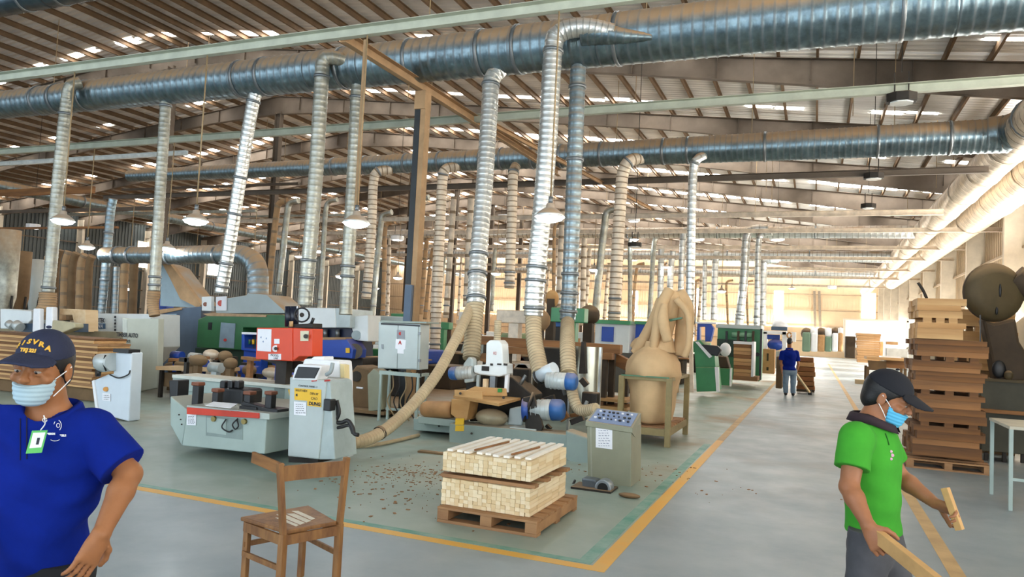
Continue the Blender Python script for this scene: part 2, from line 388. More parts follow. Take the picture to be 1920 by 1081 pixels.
# walls of ribbed sheet, with openings
def ribwall(name,p0,p1,z0f,z1f,holes,mt,nrm,rib=.3):
    """vertical ribbed wall from p0 to p1 (xy); holes: list of (s0,s1,z0,z1)"""
    root=struct(name); p0,p1=Vector((*p0,0)),Vector((*p1,0)); Lw=(p1-p0).length; d=(p1-p0)/Lw; n=Vector((*nrm,0))
    cuts=sorted(set([0,Lw]+[c for h in holes for c in h[:2]]))
    for a,b_ in zip(cuts[:-1],cuts[1:]):
        hs=sorted([h for h in holes if h[0]<=a+1e-6 and h[1]>=b_-1e-6],key=lambda h:h[2]); spans=[]; z=0
        for h in hs: 
            if h[2]>z: spans.append((z,h[2]))
            z=h[3]
        spans.append((z,None))
        for (za,zb) in spans:
            mb=MB(); nn=max(2,int((b_-a)/rib)*2); vs=[];
            for i in range(nn+1):
                s=a+(b_-a)*i/nn
                for dd in ((0,.04) if i%2 else (.04,0)):
                    q=p0+d*s+n*dd; zt=zb if zb is not None else z1f(q.x)
                    vs+=[(q.x,q.y,za),(q.x,q.y,zt)]
            mb.add(vs,[(2*i,2*i+2,2*i+3,2*i+1) for i in range(len(vs)//2-1)]); mb.build('wall_sheet',mt,root)
    g=MB()
    for z in (1.6,3.2,4.9,6.6):
        g.bar(p0+n*.1+Vector((0,0,z)),p1+n*.1+Vector((0,0,z)),.06,.1)
    return root,g
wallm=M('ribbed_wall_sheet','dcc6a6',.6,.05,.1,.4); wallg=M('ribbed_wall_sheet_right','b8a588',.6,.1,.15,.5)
winm=E('daylit_window',(1,.98,.94),WINDOW)
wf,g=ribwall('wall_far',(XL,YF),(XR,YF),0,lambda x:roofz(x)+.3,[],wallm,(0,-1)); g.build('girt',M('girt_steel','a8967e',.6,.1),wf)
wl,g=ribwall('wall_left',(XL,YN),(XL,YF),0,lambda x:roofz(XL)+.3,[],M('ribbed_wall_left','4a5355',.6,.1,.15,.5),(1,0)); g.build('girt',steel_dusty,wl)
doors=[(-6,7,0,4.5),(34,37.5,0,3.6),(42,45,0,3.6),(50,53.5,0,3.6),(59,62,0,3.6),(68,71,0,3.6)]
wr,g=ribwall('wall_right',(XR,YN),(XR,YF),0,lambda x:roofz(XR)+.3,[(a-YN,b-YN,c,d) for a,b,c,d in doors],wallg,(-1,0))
gm=MB()
for z in (4.9,6.6): gm.bb(XR-.16,XR-.06,YN,YF,z,z+.08)
gm.build('girt',M('girt_steel','a8967e'),wr)
wn=1
def window(x0,x1,z0,z1,Y=None,X=None):
    global wn
    w=struct('window_%d'%wn); wn+=1
    fr=MB(); pa=MB(); t=.06
    if Y is not None:
        pa.bb(x0,x1,Y-.13,Y-.11,z0,z1)
        for q in ((x0-t,x0,z0-t,z1+t),(x1,x1+t,z0-t,z1+t),(x0,x1,z0-t,z0),(x0,x1,z1,z1+t),(x0,x1,(z0+z1)/2-.02,(z0+z1)/2+.02)): fr.bb(q[0],q[1],Y-.18,Y-.1,q[2],q[3])
    else:
        pa.bb(X-.02,X,x0,x1,z0,z1)
        for q in ((x0-t,x0,z0-t,z1+t),(x1,x1+t,z0-t,z1+t),(x0,x1,z0-t,z0),(x0,x1,z1,z1+t)): fr.bb(X-.05,X+.05,q[0],q[1],q[2],q[3])
    pa.build('pane',winm,w); fr.build('window_frame',side_col,w)
for px0,px1,py0,py1 in ((1616,1641,549,597),(1452,1468,545,590),(1301,1316,541,592),(1180,1194,545,585),(1085,1098,540,580)):
    a=pix(px0,py0,Y=YF-.12); b_=pix(px1,py1,Y=YF-.12); window(a.x,b_.x,b_.z,a.z,Y=YF)
for y in (46,54): window(y,y+1.6,5.2,7.4,X=XL+.15)
# ---------------------------------------------------------------- dust extraction ducts
def vsub(a,b): return Vector(a)-Vector(b)
def strapring(mb,c,axis,r,w=.03,t=.018,n=20):
    a=Vector(c)-Vector(axis)*w/2; mb.tube([a,a+Vector(axis)*w*.02,a+Vector(axis)*w*.98,a+Vector(axis)*w],[r,r+t,r+t,r],n,caps=False)
def main_duct(name,label,segs,mat,step,straps,grp,n=22,strapm=clampm,extra=None):
    """segs: list of (path,r0,r1)"""
    root=thing(name,label,'duct',segs[0][0][0],0,grp); o0=Vector(segs[0][0][0])
    for path,r0,r1 in segs:
        p=[Vector(q)-o0 for q in path]; mb=MB().rib(p,r0,step,n,.028,r1); mb.build('duct_section',mat,root)
    for (c,ax,r) in straps:
        mb=MB(); strapring(mb,Vector(c)-o0,ax,r,.06,.022,n); mb.build('joint_band',strapm,root)
    return root
D1Y,D1Z=10.92,6.15
def r1(x): return .30+(x+17.5)/20*.13
xs=[-26,-15.6,-8.7,-7.55,-4.6,-3.2,1.6,5.9]
segs=[([(a,D1Y,D1Z),(b,D1Y,D1Z)],r1(a),r1(b)) for a,b in zip(xs[:-1],xs[1:])]
st=[((pix(px,py,Y=D1Y).x,D1Y,D1Z),(1,0,0),r1(pix(px,py,Y=D1Y).x)) for px,py in ((78,190),(112,185),(165,180),(455,145),(500,140),(648,120),(775,100),(908,92),(975,85),(1160,70),(1690,30))]
duct1=main_duct('main_duct','largest silver spiral duct crossing under the roof, nearest of the crosswise ducts',segs,galv,.16,st,None)
# hanging sheet edge seen at the top of the big duct
D2Y,D2Z=18.2,6.17
xs=[-22,-14.5,-9,-3,1.2,3.7]; r2f=lambda x:.2+(x+22)/26*.17
segs=[([(a,D2Y,D2Z),(b,D2Y,D2Z)],r2f(a),r2f(b)) for a,b in zip(xs[:-1],xs[1:])]
st=[((x,D2Y,D2Z),(1,0,0),r2f(x)) for x in (-13.5,-12.4,-11,-9.9,-8.6,-8,-7.1,-6.3,-5.2,-3.6,-3,-1.2,1.2,2.6)]
duct2=main_duct('main_duct','slimmer silver spiral duct behind the largest one, running into the lengthwise duct at right',segs,galv,.13,st,None,18)
for (Y,xa,xb,r,lab) in ((33.1,-24,3.9,.26,'pale spiral duct crossing above the green machines far down the hall'),(42.6,-26,3.9,.3,'wide pale duct crossing the far hall behind the third one'),(54,-24,3.9,.26,'faint dusty duct crossing deep in the hall near the far wall')):
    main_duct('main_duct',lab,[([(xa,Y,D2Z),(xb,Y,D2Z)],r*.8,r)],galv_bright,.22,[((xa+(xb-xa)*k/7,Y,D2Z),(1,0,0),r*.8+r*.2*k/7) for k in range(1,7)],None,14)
# lengthwise ducts at right
ya=[13.2,19.2,24.5,31,38,45,56,70]
main_duct('lengthwise_duct','dusty lengthwise duct at right that the crosswise ducts join',[([(3.9,a,6.17),(3.9,b,6.17)],.40,.40) for a,b in zip(ya[:-1],ya[1:])],galv_warm,.35,[((3.9,y,6.17),(0,1,0),.41) for y in ya[:-1]+[21.7,27.5,34.5]],None,20,galv_warm)
main_duct('lengthwise_duct','thicker pale lengthwise duct hung against the right wall',[([(5.05,a,6.2),(5.05,b,6.2)],.52,.52) for a,b in ((14,22),(22,30),(30,40),(40,60))],galv_warm,.45,[((5.05,y,6.2),(0,1,0),.53) for y in (16,19,22,26,30,35,40)],None,20,galv_warm)
# elbow between duct 2 and the lengthwise duct
main_duct('duct_elbow','short ribbed elbow joining the second crosswise duct to the lengthwise duct',[(curve([(3.3,D2Y,6.2),(3.7,18.1,6.2),(3.9,17.6,6.2),(3.9,17.0,6.2)],5),.38,.41)],galv,.14,[((3.9,17.0,6.2),(0,1,0),.41)],None,18)
# far left lengthwise duct
main_duct('lengthwise_duct','dim lengthwise duct running under the roof far left',[([(-32,14,6.5),(-32,70,6.5)],.25,.25)],galv,.3,[((-32,y,6.5),(0,1,0),.26) for y in range(16,50,4)],None,12)
# ------- drops
def drop(label,pts,r,mat,step=.1,collars=(),flex=None,flexm=hose,grp=None,n=14,r_end=None,name='drop_pipe'):
    r*=.88
    root=thing(name,label,'pipe',pts[0],0,grp); o0=Vector(pts[0]); P_=[Vector(p)-o0 for p in pts]
    path=curve(P_,8) if len(P_)>2 else P_
    mb=MB().rib(path,r,step,n,.05,r_end); mb.build('pipe',mat,root)
    for t in collars:
        rp=resample(path,.02); i=int(t*(len(rp)-1)); i=min(max(1,i),len(rp)-2); ax=(rp[i+1]-rp[i-1]).normalized()
        rr=r+((r_end or r)-r)*t
        q=MB(); strapring(q,rp[i],ax,rr,.05,.02,n); q.build('collar',clampm,root)
    if flex:
        fp=curve([Vector(p)-o0 for p in flex[0]],8)
        MB().rib(fp,flex[1],.05,n,.06,flex[2] if len(flex)>2 else None).build('flexible_hose',flexm,root)
    return root
D=D1Y
def q1(x,y,Y=D): return pix(x,y,Y=Y)
NF=D-.5
drop('dusty drop pipe at far left running down to the white machinery behind the blue-capped man',[q1(150,155,D-.35),q1(132,162,NF),q1(124,200,NF),q1(110,330,NF),q1(97,480,NF),q1(90,548,NF)],.135,galv_dusty,.1,(.18,.98),([q1(90,548,NF),q1(88,575,NF),q1(80,590,NF)],.16,.17),beige_dust)
drop('straight drop pipe hanging left of centre toward the slate blue cabinet',[q1(311,186),q1(304,300),q1(296,430),q1(289,545)],.12,galv_dusty,.1,(.04,.93,.97),([q1(289,545),q1(287,570),q1(290,592)],.12,.10),beige_dust)
drop('strongly slanted silver drop pipe ending on the grey hood of the green machine',[q1(484,160),q1(472,205),q1(448,350),q1(430,460),q1(414,550)],.135,galv_bright,.1,(.08,.45,.62,.86,.97))
drop('silver drop pipe with a wide top elbow, standing on the white planer',[q1(655,118,D-.2),q1(625,108,D-.42),q1(607,115,NF),q1(603,150,NF),q1(592,330,NF),q1(578,500,NF),q1(572,572,NF)],.14,galv_dusty,.1,(.16,.84,.9))
drop('silver drop pipe behind the thin brown strut, ending over the white box',[q1(672,150),q1(668,200),q1(662,330),q1(654,470),q1(648,590)],.13,galv_dusty,.1,(.08,.8,.84))
drop('drop pipe with a flexible hose leading to the left blue-capped motor of the lathe',[q1(940,128),q1(922,150,D-.1),q1(918,200,D-.15),q1(908,350,D-.3),q1(897,480,D-.5),q1(892,570,D-.7)],.155,galv_bright,.09,(.09,.8,.88,.98),([q1(892,570,D-.7),q1(888,610,10.1),q1(884,672,9.9)],.13,.13))
drop('thickest drop pipe, looping over the big duct and down to the tilted motor',[q1(1150,62,D-.45),q1(1095,52,D-.6),q1(1050,62,D-.68),q1(1037,95,D-.7),q1(1028,250,D-.72),q1(1016,400,D-.75),q1(1003,540,D-.8),q1(1000,592,D-.8)],.16,galv_bright,.09,(.22,.86,.9,.98),([q1(1000,592,D-.8),q1(1002,640,9.9),q1(1014,700,9.6)],.115,.12))
drop('bluish ribbed drop pipe just right of the thickest one',[q1(1086,105),q1(1083,150),q1(1079,260),q1(1073,420),q1(1067,560),q1(1064,600)],.14,galv,.12,(.12,.4,.83,.9,.97),([q1(1064,600),q1(1064,650,10),q1(1066,700,9.7)],.10,.11))
# cone saddle on the big duct where the thickest drop joins
cs=thing('saddle_cone','tapered silver cone lying along the big duct at the thickest pipe','duct',q1(1095,60,D-.5)); MB().rib([(0,0,0),(.55,.05,-.1),(1.0,.18,-.12)],.2,.1,16,.04,.05).build('cone',galv,cs)
# second row of drops under duct 2
E2=D2Y
for i,(pts,r,lab) in enumerate([
  ([(735,318),(708,322),(700,345),(697,420),(690,520),(686,560)],.15,'dusty second-row pipe left of the dark steel column'),
  ([(860,312),(835,318),(829,345),(825,430),(819,560),(815,660)],.16,'second-row pipe just right of the dark steel column'),
  ([(968,308),(962,330),(960,400),(955,540)],.15,'second-row pipe seen between the two nearest flexible drops'),
  ([(1205,295),(1180,302),(1168,325),(1163,380),(1156,500),(1151,600)],.17,'second-row dusty pipe with a silver collar left of the tall filter bag'),
  ([(1325,290),(1308,298),(1300,320),(1297,400),(1294,560),(1293,640)],.12,'second-row pipe right above the green presses')]):
    drop(lab,[pix(a,b,Y=E2-(.35 if j>0 else .1)) for j,(a,b) in enumerate(pts)],r,galv_warm if i!=4 else galv_bright,.14,(.1,.88,.96))
E3=33.1
for i,(pts,r) in enumerate([([(1440,428),(1412,430),(1400,445),(1395,520),(1385,612)],.2),([(1448,436),(1428,440),(1422,460),(1420,560),(1418,615)],.14),([(1292,430),(1284,432),(1280,450),(1276,560)],.15)]):
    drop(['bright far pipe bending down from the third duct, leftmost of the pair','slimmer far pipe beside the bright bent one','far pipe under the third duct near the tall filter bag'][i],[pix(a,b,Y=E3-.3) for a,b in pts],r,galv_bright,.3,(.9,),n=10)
E4=42.6
for i,(pts,r) in enumerate([([(1460,487),(1440,489),(1432,500),(1430,610)],.2),([(1350,475),(1342,482),(1338,600)],.2),([(1322,480),(1320,600)],.14),([(1262,470),(1258,500),(1255,570)],.2),([(1240,465),(1238,570)],.2)]):
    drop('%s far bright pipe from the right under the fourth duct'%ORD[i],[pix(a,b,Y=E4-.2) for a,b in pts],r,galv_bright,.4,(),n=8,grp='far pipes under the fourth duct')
# background pipes, dusty, behind the machines
random.seed(12); BG=[]
for i in range(46):
    x=random.uniform(-24,-5); y=random.choice((23,26,28.5,33.3,38,42.5,47,54,60)); r=random.uniform(.08,.16)
    if x>-6 and y<30: x-=4
    t=random.uniform(-.25,.25); b=random.uniform(1.4,2.6)
    pts=[(x+.5,y,6.1),(x+.1,y,6.0),(x,y,5.6),(x+t*.5,y,4),(x+t,y,b)] if i%3 else [(x,y,6.1),(x+t,y,b)]
    BG.append((y,-x,pts,r,(galv_warm,galv_dusty,beige_dust)[i%3]))
ROWN='nearest second third fourth fifth sixth seventh eighth farthest'.split(); BG.sort(key=lambda q:q[:2]); ys=sorted(set(q[0] for q in BG)); cnt={}
for y,_x,pts,r,mt in BG:
    cnt[y]=cnt.get(y,-1)+1; drop('dusty pipe, %s from the aisle in the %s row of background pipes'%(ORD[cnt[y]],ROWN[ys.index(y)]),pts,r,mt,.5,(.9,),n=8,grp='dusty pipes deep in the hall')
# ---------------------------------------------------------------- steel channels under the ducts
def cbeam(name,label,a,b,w,h,mat,grp=None,cat='beam'):
    a,b=Vector(a),Vector(b); root=thing(name,label,cat,a,0,grp); mb=MB(); c=b-a; t=.008
    d=c.normalized(); s=d.cross(Vector((0,0,1))).normalized()
    mb.bar((0,0,0),c,t,h); 
    for z in (h/2-t/2,-h/2+t/2): mb.bar(s*w/2+Vector((0,0,z)),c+s*w/2+Vector((0,0,z)),w,t)
    mb.build('channel',mat,root); return root
ch1=8.72; ch2=13.15
cbeam('steel_channel','pale green steel channel crossing in front of the largest duct',(-19.5,ch1,5.74),(2.2,ch1,5.74),.1,.16,steel_green)
cbeam('steel_channel','pale green steel channel crossing behind the largest duct',(-27,ch2,5.74),(7,ch2,5.74),.1,.16,steel_green)
cbeam('steel_channel','third crosswise channel seen below the second duct',(-25,19.6,5.74),(3.6,19.6,5.74),.1,.16,steel_dusty)
cbeam('steel_channel','fourth crosswise channel farther down the hall',(-25,26,5.8),(3.6,26,5.8),.1,.18,galv_warm)
for k,y in enumerate((30,35.5,40,46,52,60)): cbeam('steel_channel','distant crosswise channel under the roof, %s from the front'%ORD[k],(-27,y,5.8),(6,y,5.8),.1,.16,galv_warm,'distant crosswise channels')
cbeam('steel_channel','brown lengthwise channel resting on the dark column, below the big duct',(-6.5,ch1,5.72),(-6.38,18.2,5.72),.1,.18,beige_dust)
cbeam('steel_channel','thinner brown channel beyond the joint of the lengthwise beam',(-6.2,13.3,5.7),(-5.1,24,5.7),.06,.1,beige_dust)
bx=Vector((-6.41,11.05,0)); dc=thing('steel_column','dark steel column carrying the brown lengthwise channel','column',bx)
MB().bb(-.11,.0,-.09,.09,0,5.62).build('dark_flange',steel_dark,dc); MB().bb(.005,.10,-.09,.09,0,5.62).bb(-.11,.10,-.12,-.09,5.3,5.62).build('dusty_flange',beige_dust,dc)
MB().bb(-.07,.07,-.17,-.09,1.5,2.25).build('switch_box',navy,dc,bevel=.01)
ds=thing('steel_strut','thin brown strut hanging beside the silver drop pipe','strut',pix(686,75,Y=ch1)); a=pix(686,75,Y=ch1); MB().bar((0,0,0),pix(668,395,Y=ch1)-a,.045,.045).build('strut',beige_dust,ds)
# ---------------------------------------------------------------- lamps
lampE=E('lamp_glow',(.86,.95,1),30)
def lamp_proto(loc,rodlen,label,s=1,group=None):
    t=thing('pendant_lamp',label,'lamp',loc,0,group)
    MB().lathe([(.02,.16),(.05,.15),(.055,.10),(.09,.085),(.16,.03),(.2,-.02),(.195,-.02),(.15,.03),(.05,.08)],n=20).build('lamp_shade',galv_bright,t)
    MB().lathe([(.0,-.085),(.08,-.08),(.15,-.055),(.185,-.015),(.0,-.01)],n=16).build('glowing_bowl',lampE,t)
    MB().cyl((0,0,.15),(0,0,.24),.03,8).build('lamp_holder',clampm,t)
    MB().cyl((0,0,.2),(.0,0,rodlen),.012,6).build('suspension_rod',rodm,t)
    l=bpy.data.lights.new('bulb','POINT'); l.energy=25*s; l.color=(.86,.94,1); l.shadow_soft_size=.12; o=bpy.data.objects.new('bulb',l); COL.objects.link(o); o.parent=t; o.location=(0,0,-.12)
    return t
l0=None
for (px,py,Y,lab) in ((118,412,ch1-.05,'lit pendant lamp in front of the far left drop pipe'),(367,412,ch1-.05,'lit pendant lamp hanging between the straight and the slanted drop pipe'),(668,416,ch1-.05,'lit pendant lamp hanging at the foot of the thin brown strut'),(1031,404,ch1-.05,'lit pendant lamp in front of the thickest drop pipe'),
   (163,462,ch2-.05,'smaller lit lamp left of the horizontal dusty duct'),(313,464,ch2-.05,'small lit lamp above the horizontal dusty duct')):
    p=pix(px,py,Y=Y); lamp_proto(p,5.66-p.z,lab,1)
LL=sorted(((470,572,19.6),(640,517,19.6),(364,537,26),(746,520,26),(930,512,26),(1114,505,26),(598,470,26),(1353,545,33),(1457,487,42),(1190,448,33),(1250,500,42),(815,500,30),(560,480,30),(705,540,38),(880,545,38),(1060,520,38),(1160,530,46),(240,540,19.6),(40,500,26),(1485,540,50)))
for i,(px,py,Y) in enumerate(LL):
    p=pix(px,py,Y=Y); lamp_proto(p,max(.5,5.7-p.z),'small distant lit pendant lamp, %s from the left'%ORD[i],1.2,'distant pendant lamps')
fE=E('floodlight_glass',(1,.98,.95),6)
def flood(px,py,Y,lab,lit=False,grp=None,s=1):
    p=pix(px,py,Y=Y); t=thing('high_bay_floodlight',lab,'lamp',p,0,grp); 
    oc=[(.24*s*math.cos(math.pi/8+k*math.pi/4),.2*s*math.sin(math.pi/8+k*math.pi/4)) for k in range(8)]
    MB().prism(oc,'z',0,.14*s).build('housing',darkm if not lit else whitem,t,bevel=.01)
    MB().prism([(a*.75,b*.75) for a,b in oc],'z',-.02,0).build('lens',M('floodlight_lens','dfe4e2',.2,0,.1) if not lit else fE,t)
    MB().bar((-.1*s,0,.14*s),(-.1*s,0,.5*s),.02,.02).bar((.1*s,0,.14*s),(.1*s,0,.5*s),.02,.02).bar((0,0,.5*s),(0,0,roofz(p.x)-p.z),.015,.015).build('bracket',darkm,t)
flood(1690,192,13.1,'unlit octagonal floodlight hung below the second channel')
flood(1638,335,19.5,'dark floodlight hanging under the third channel at right')
flood(1628,390,26,'small dark floodlight below the fourth channel at right')
flood(1190,462,19.6,'small dark fitting hanging left of the tall filter bag pipes',s=.8)
for i,(px,py,Y) in enumerate(((745,450,30),(945,410,34),(946,452,38),(1186,488,44),(1188,415,40),(1308,450,36),(1457,450,34),(1560,540,60))):
    flood(px,py,Y,'brightly lit square floodlight under the far roof, %s from the left'%ORD[i],True,'lit floodlights in the far hall',1.4)
flood(62,428,24,'lit floodlight standing in for a bright window at the far left edge',True,None,1.5)  # lit fitting added in place of a window high on the left wall
# horizontal dusty duct at left with its elbow
HY=13.5
main_duct('branch_duct','horizontal dust-topped duct at left with an elbow bending down behind the grey hood',[(curve([pix(195,478,Y=HY),pix(300,478,Y=HY),pix(430,477,Y=HY),pix(465,483,Y=HY),pix(482,505,Y=HY),pix(483,560,Y=HY)],8),.2,.24)],galv,.14,[(pix(x,478,Y=HY),(1,0,0),.215) for x in (222,248,298,318,410)],None,16)
drop('tall silver riser pipe at the left end of the horizontal duct',[pix(212,372,Y=HY+.2),pix(207,400,Y=HY+.2),pix(200,480,Y=HY+.2),pix(190,590,Y=HY+.2)],.12,galv,.12,(.3,.7))
drop('shorter silver riser pipe standing beside the tall riser',[pix(218,500,Y=HY+.4),pix(214,600,Y=HY+.4)],.09,galv,.12)

a=pix(0,4,Y=10.3); main_duct('main_duct','dark bluish duct cutting the top left corner above the pale channel',[([(a.x-4,10.3,a.z),(a.x+1.6,10.3,a.z)],.3,.3),([(a.x+1.6,10.3,a.z),(a.x+8,10.3,a.z)],.3,.3)],M('dark_duct',(.10,.14,.17),.25,.8,.3,3,bump=.2,bscale=6),.4,[((a.x+x,10.3,a.z),(1,0,0),.3) for x in (.9,2.0,3.2)],None,18)
cbeam('steel_channel','short pale pipe-like channel below the second channel at the far left edge',(-24,13.6,5.78-.25),(-14.5,13.6,5.53),.08,.12,galv_bright)
# ---------------------------------------------------------------- building by plane: outlines at a true distance, given real depth
def pp(pts,Y): return [(q.x,q.z) for q in (pix(a,b,Y=Y) for a,b in pts)]
def ex(pts,Y,d,mb=None):
    mb=mb or MB(); return mb.prism(pp(pts,Y),'y',Y,Y+d)
def bxp(x0,y0,x1,y1,Y,d,mb=None):
    a=pix((x0+x1)/2,y0,Y=Y); b=pix((x0+x1)/2,y1,Y=Y); l=pix(x0,(y0+y1)/2,Y=Y); r=pix(x1,(y0+y1)/2,Y=Y)
    mb=mb or MB(); return mb.bb(l.x,r.x,Y,Y+d,b.z,a.z)
def off(o):
    v=Vector((0,0,0))
    while o is not None: v+=o.location; o=o.parent
    return v
def W_(mb,name,mat,root,bevel=0,**k):
    o=off(root); mb.v=[(v[0]-o.x,v[1]-o.y,v[2]-o.z) for v in mb.v]; return mb.build(name,mat,root,bevel,**k)
def TT(name,label,cat,x,y,Y,z=0,group=None):
    p=pix(x,y,Y=Y); return thing(name,label,cat,(p.x,Y,z if z is not None else p.z),0,group)
def tx(s,px,py,Y,size,mat,root,name='lettering',sx=1,rz=0,bold=0):
    p=pix(px,py,Y=Y)-off(root); return text(s,size,mat,root,p,(math.pi/2,0,rz),name,sx=sx,bold=bold)
def legs(root,x0,x1,y0,y1,z1,w,mat,name='leg'):
    for x in (x0,x1):
        for y in (y0,y1): W_(MB().bb(x-w/2,x+w/2,y-w/2,y+w/2,0,z1),name,mat,root)
def motor(mb,a,b,r): # rounded grey barrel
    a,b=Vector(a),Vector(b); d=b-a
    mb.tube([a,a+d*.04,a+d*.12,a+d*.5,b],[r*.6,r*.85,r,r,r],20); return mb
def sheet_marks(root,px,py,w,h,Y,rows,mat=inkm,seed=1):
    """printed marks on a paper notice, as thin ink strokes"""
    R=random.Random(seed); mb=MB(); 
    for i in range(rows):
        y=py+h*(i+.7)/(rows+.4); x=px+w*.12
        while x<px+w*.8:
            l=R.uniform(.06,.2)*w; bxp(x,y,x+l,y+max(.9,h*.03),Y-.0015,.001,mb); x+=l+w*.07
    W_(mb,'print',mat,root)
# ======== machine with red-edged table (nearest machine, left of centre)
Y0=6.45
m=TT('clamping_machine','mint grey clamping machine with red front edge and black clamp handles','machine',430,850,Y0)
W_(ex([(351,768),(500,783),(496,851),(341,835)],Y0,1.15),'body',mint,m,.012)
W_(ex([(319,742),(352,768),(341,836),(319,796)],Y0+.06,1.0),'side_bulge',mint,m,.012)
W_(ex([(386,778),(455,786),(455,824),(386,816)],Y0-.004,.002),'access_recess',M('recess_grey','83938f',.5),m)
W_(ex([(388,782),(424,786),(424,815),(388,810)],Y0-.007,.002),'recess_panel',mint,m)
W_(ex([(350,767),(485,780),(485,784.5),(505,786),(505,775),(350,759)],Y0-.05,1.3),'table_top',M('worn_table_steel','a9b2ab',.4,.3,.1,4,dust=.3),m)
W_(ex([(350,763),(485,774),(485,784),(350,776)],Y0-.065,.02),'red_edge',redm,m,.003)
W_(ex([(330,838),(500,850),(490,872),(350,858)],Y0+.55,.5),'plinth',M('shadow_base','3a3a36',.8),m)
ws=MB(); q=[pix(a,b,Z=.62) for a,b in ((385,760),(432,765),(445,757),(400,753))]; ws.add([(p.x,p.y,.62) for p in q]+[(p.x,p.y,.624) for p in q],[(0,1,2,3)[::-1],(4,5,6,7),(0,1,5,4),(1,2,6,5),(2,3,7,6),(3,0,4,7)]); W_(ws,'work_sheet',paper,m)
for k,(a,b,c,w) in enumerate([(365,716,770,12),(402,728,766,11),(462,733,768,12),(502,733,772,12)]):
    h=MB(); bxp(a-w/2,b+6,a+w/2,c,Y0+.12,.09,h); bxp(a-w*1.2,c-7,a+w*1.5,c+2,Y0+.08,.2,h); hd_=W_(h,'clamp_handle',blackm,m,.012)
    W_(bxp(a-w/2-1,b,a+w/2+1,b+7,Y0+.11,.11),'handle_cap',M('copper_cap','7a4a35',.5,.3),hd_,.01)
W_(ex([(316,712),(334,712),(332,745),(352,748),(362,762),(318,757)],Y0+.25,.18),'corner_clamp',blackm,m,.015)
W_(bxp(415,728,455,760,Y0+.45,.35),'clamp_block',blackm,m,.03)
for x in (416,430,443): W_(bxp(x-5,713,x+5,729,Y0+.5,.1),'knob',blackm,m,.02)
W_(ex([(455,752),(512,768),(500,775),(448,764)],Y0+.1,.12),'rear_lever',blackm,m,.01)
W_(MB().tube(curve([pix(424,785,Y=Y0-.02),pix(416,800,Y=Y0-.05),pix(428,809,Y=Y0-.03),pix(436,806,Y=Y0-.02)],6),.008,8),'hose_loop',rubber,m)
W_(MB().tube(curve([pix(446,784,Y=Y0-.02),pix(436,795,Y=Y0-.05),pix(441,804,Y=Y0-.03),pix(447,798,Y=Y0-.04),pix(444,786,Y=Y0-.02)],6),.008,8),'hose_loop',rubber,m)
for (x,y) in ((399,785),(456,790)): W_(MB().cyl(pix(x,y,Y=Y0-.03),pix(x,y,Y=Y0-.03)+Vector((0,.03,0)),.03,14),'gauge',M('brass','8a7b4a',.4,.6),m)
W_(ex([(350,776),(368,777),(367,797),(350,796)],Y0-.008,.002),'notice',paper,m); sheet_marks(m,351,778,15,17,Y0-.008,6,inkm,3)
for (a,b) in ((335,777),(338,786),(340,795)): W_(MB().cyl(pix(a,b,Y=Y0+.05),pix(a,b,Y=Y0+.05)+Vector((0,.02,0)),.008,8),'bolt',darkm,m)
# rear rail
W_(bxp(322,716,548,742,Y0+1.35,.35).add([],[]),'rear_rail',mint,m,.01)
W_(bxp(322,712,548,718,Y0+1.3,.45),'rear_table',M('pale_rail_top','c9cdc3',.5,.1,.1,3,dust=.6),m)
W_(bxp(330,735,545,770,Y0+1.4,.3),'rear_apron',mint,m,.01)
W_(ex([(540,730),(552,728),(553,745),(543,742)],Y0+1.3,.02),'warning_sticker',yellow,m)
# ======== control column
Y0=6.45
c=TT('control_pedestal','pale grey control column with yellow stickers and tilted black screen','control unit',585,860,Y0)
W_(ex([(543,706),(612,712),(597,861),(539,855)],Y0,.42),'column_body',grey_mach,c,.015)
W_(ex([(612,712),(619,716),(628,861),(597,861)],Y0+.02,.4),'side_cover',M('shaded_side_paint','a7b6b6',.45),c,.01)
W_(ex([(541,855),(596,861),(596,868),(541,866)],Y0+.05,.3),'plinth',darkm,c)
W_(ex([(552,727),(602,730),(602,763),(576,760),(576,751),(552,749)],Y0-.006,.004),'yellow_sticker',yellow,c)
tx('NGUY HIEM',565,732,Y0-.008,.035,inkm,c,sx=.8); tx('DIEN AP',589,738,Y0-.008,.035,inkm,c,sx=.8); tx('CAO',589,747,Y0-.008,.04,inkm,c); tx('DUNG',590,757,Y0-.008,.05,inkm,c,bold=.002)
W_(MB().cyl(pix(557,740,Y=Y0-.009),pix(557,740,Y=Y0-.006),.014,14),'warning_dot',inkm,c)
W_(ex([(551,752),(574,754),(574,779),(551,777)],Y0-.006,.003),'notice',paper,c); sheet_marks(c,552,754,21,22,Y0-.007,5,inkm,7)
tx('CONTROL PANEL 2',577,724,Y0-.004,.028,inkm,c,sx=1)
sc_=MB(); a=[(548,708),(556,684),(600,687),(590,712)]; 
W_(ex([(546,712),(552,690),(558,682),(602,685),(600,695),(592,714)],Y0-.02,.2),'screen_housing',whitem,c,.02)
W_(ex([(551,708),(559,687),(599,689),(589,709)],Y0-.032,.012),'screen',blackm,c,.004)
W_(ex([(570,672),(636,676),(638,700),(640,860),(610,861),(616,712),(560,702)],Y0+.42,.25),'rear_housing',whitem,c,.02)
W_(ex([(578,676),(588,668),(606,668),(606,676)],Y0+.44,.2),'top_cap',whitem,c,.01)
W_(MB().tube(curve([pix(612,702,Y=Y0-.01),pix(620,696,Y=Y0-.02),pix(624,680,Y=Y0)],6),.022,10),'grab_handle',M('handle_grey','97a2a4',.4),c)
W_(ex([(638,682),(645,684),(646,748),(639,746)],Y0+.4,.1),'yellow_edge',M('cream_edge','e0cf9a'),c)
for (a,b) in ((584,712),(608,712)): W_(ex([(a,b),(a+9,b-1),(a+9,b+2),(a,b+3)],Y0-.01,.02),'button',redink,c)
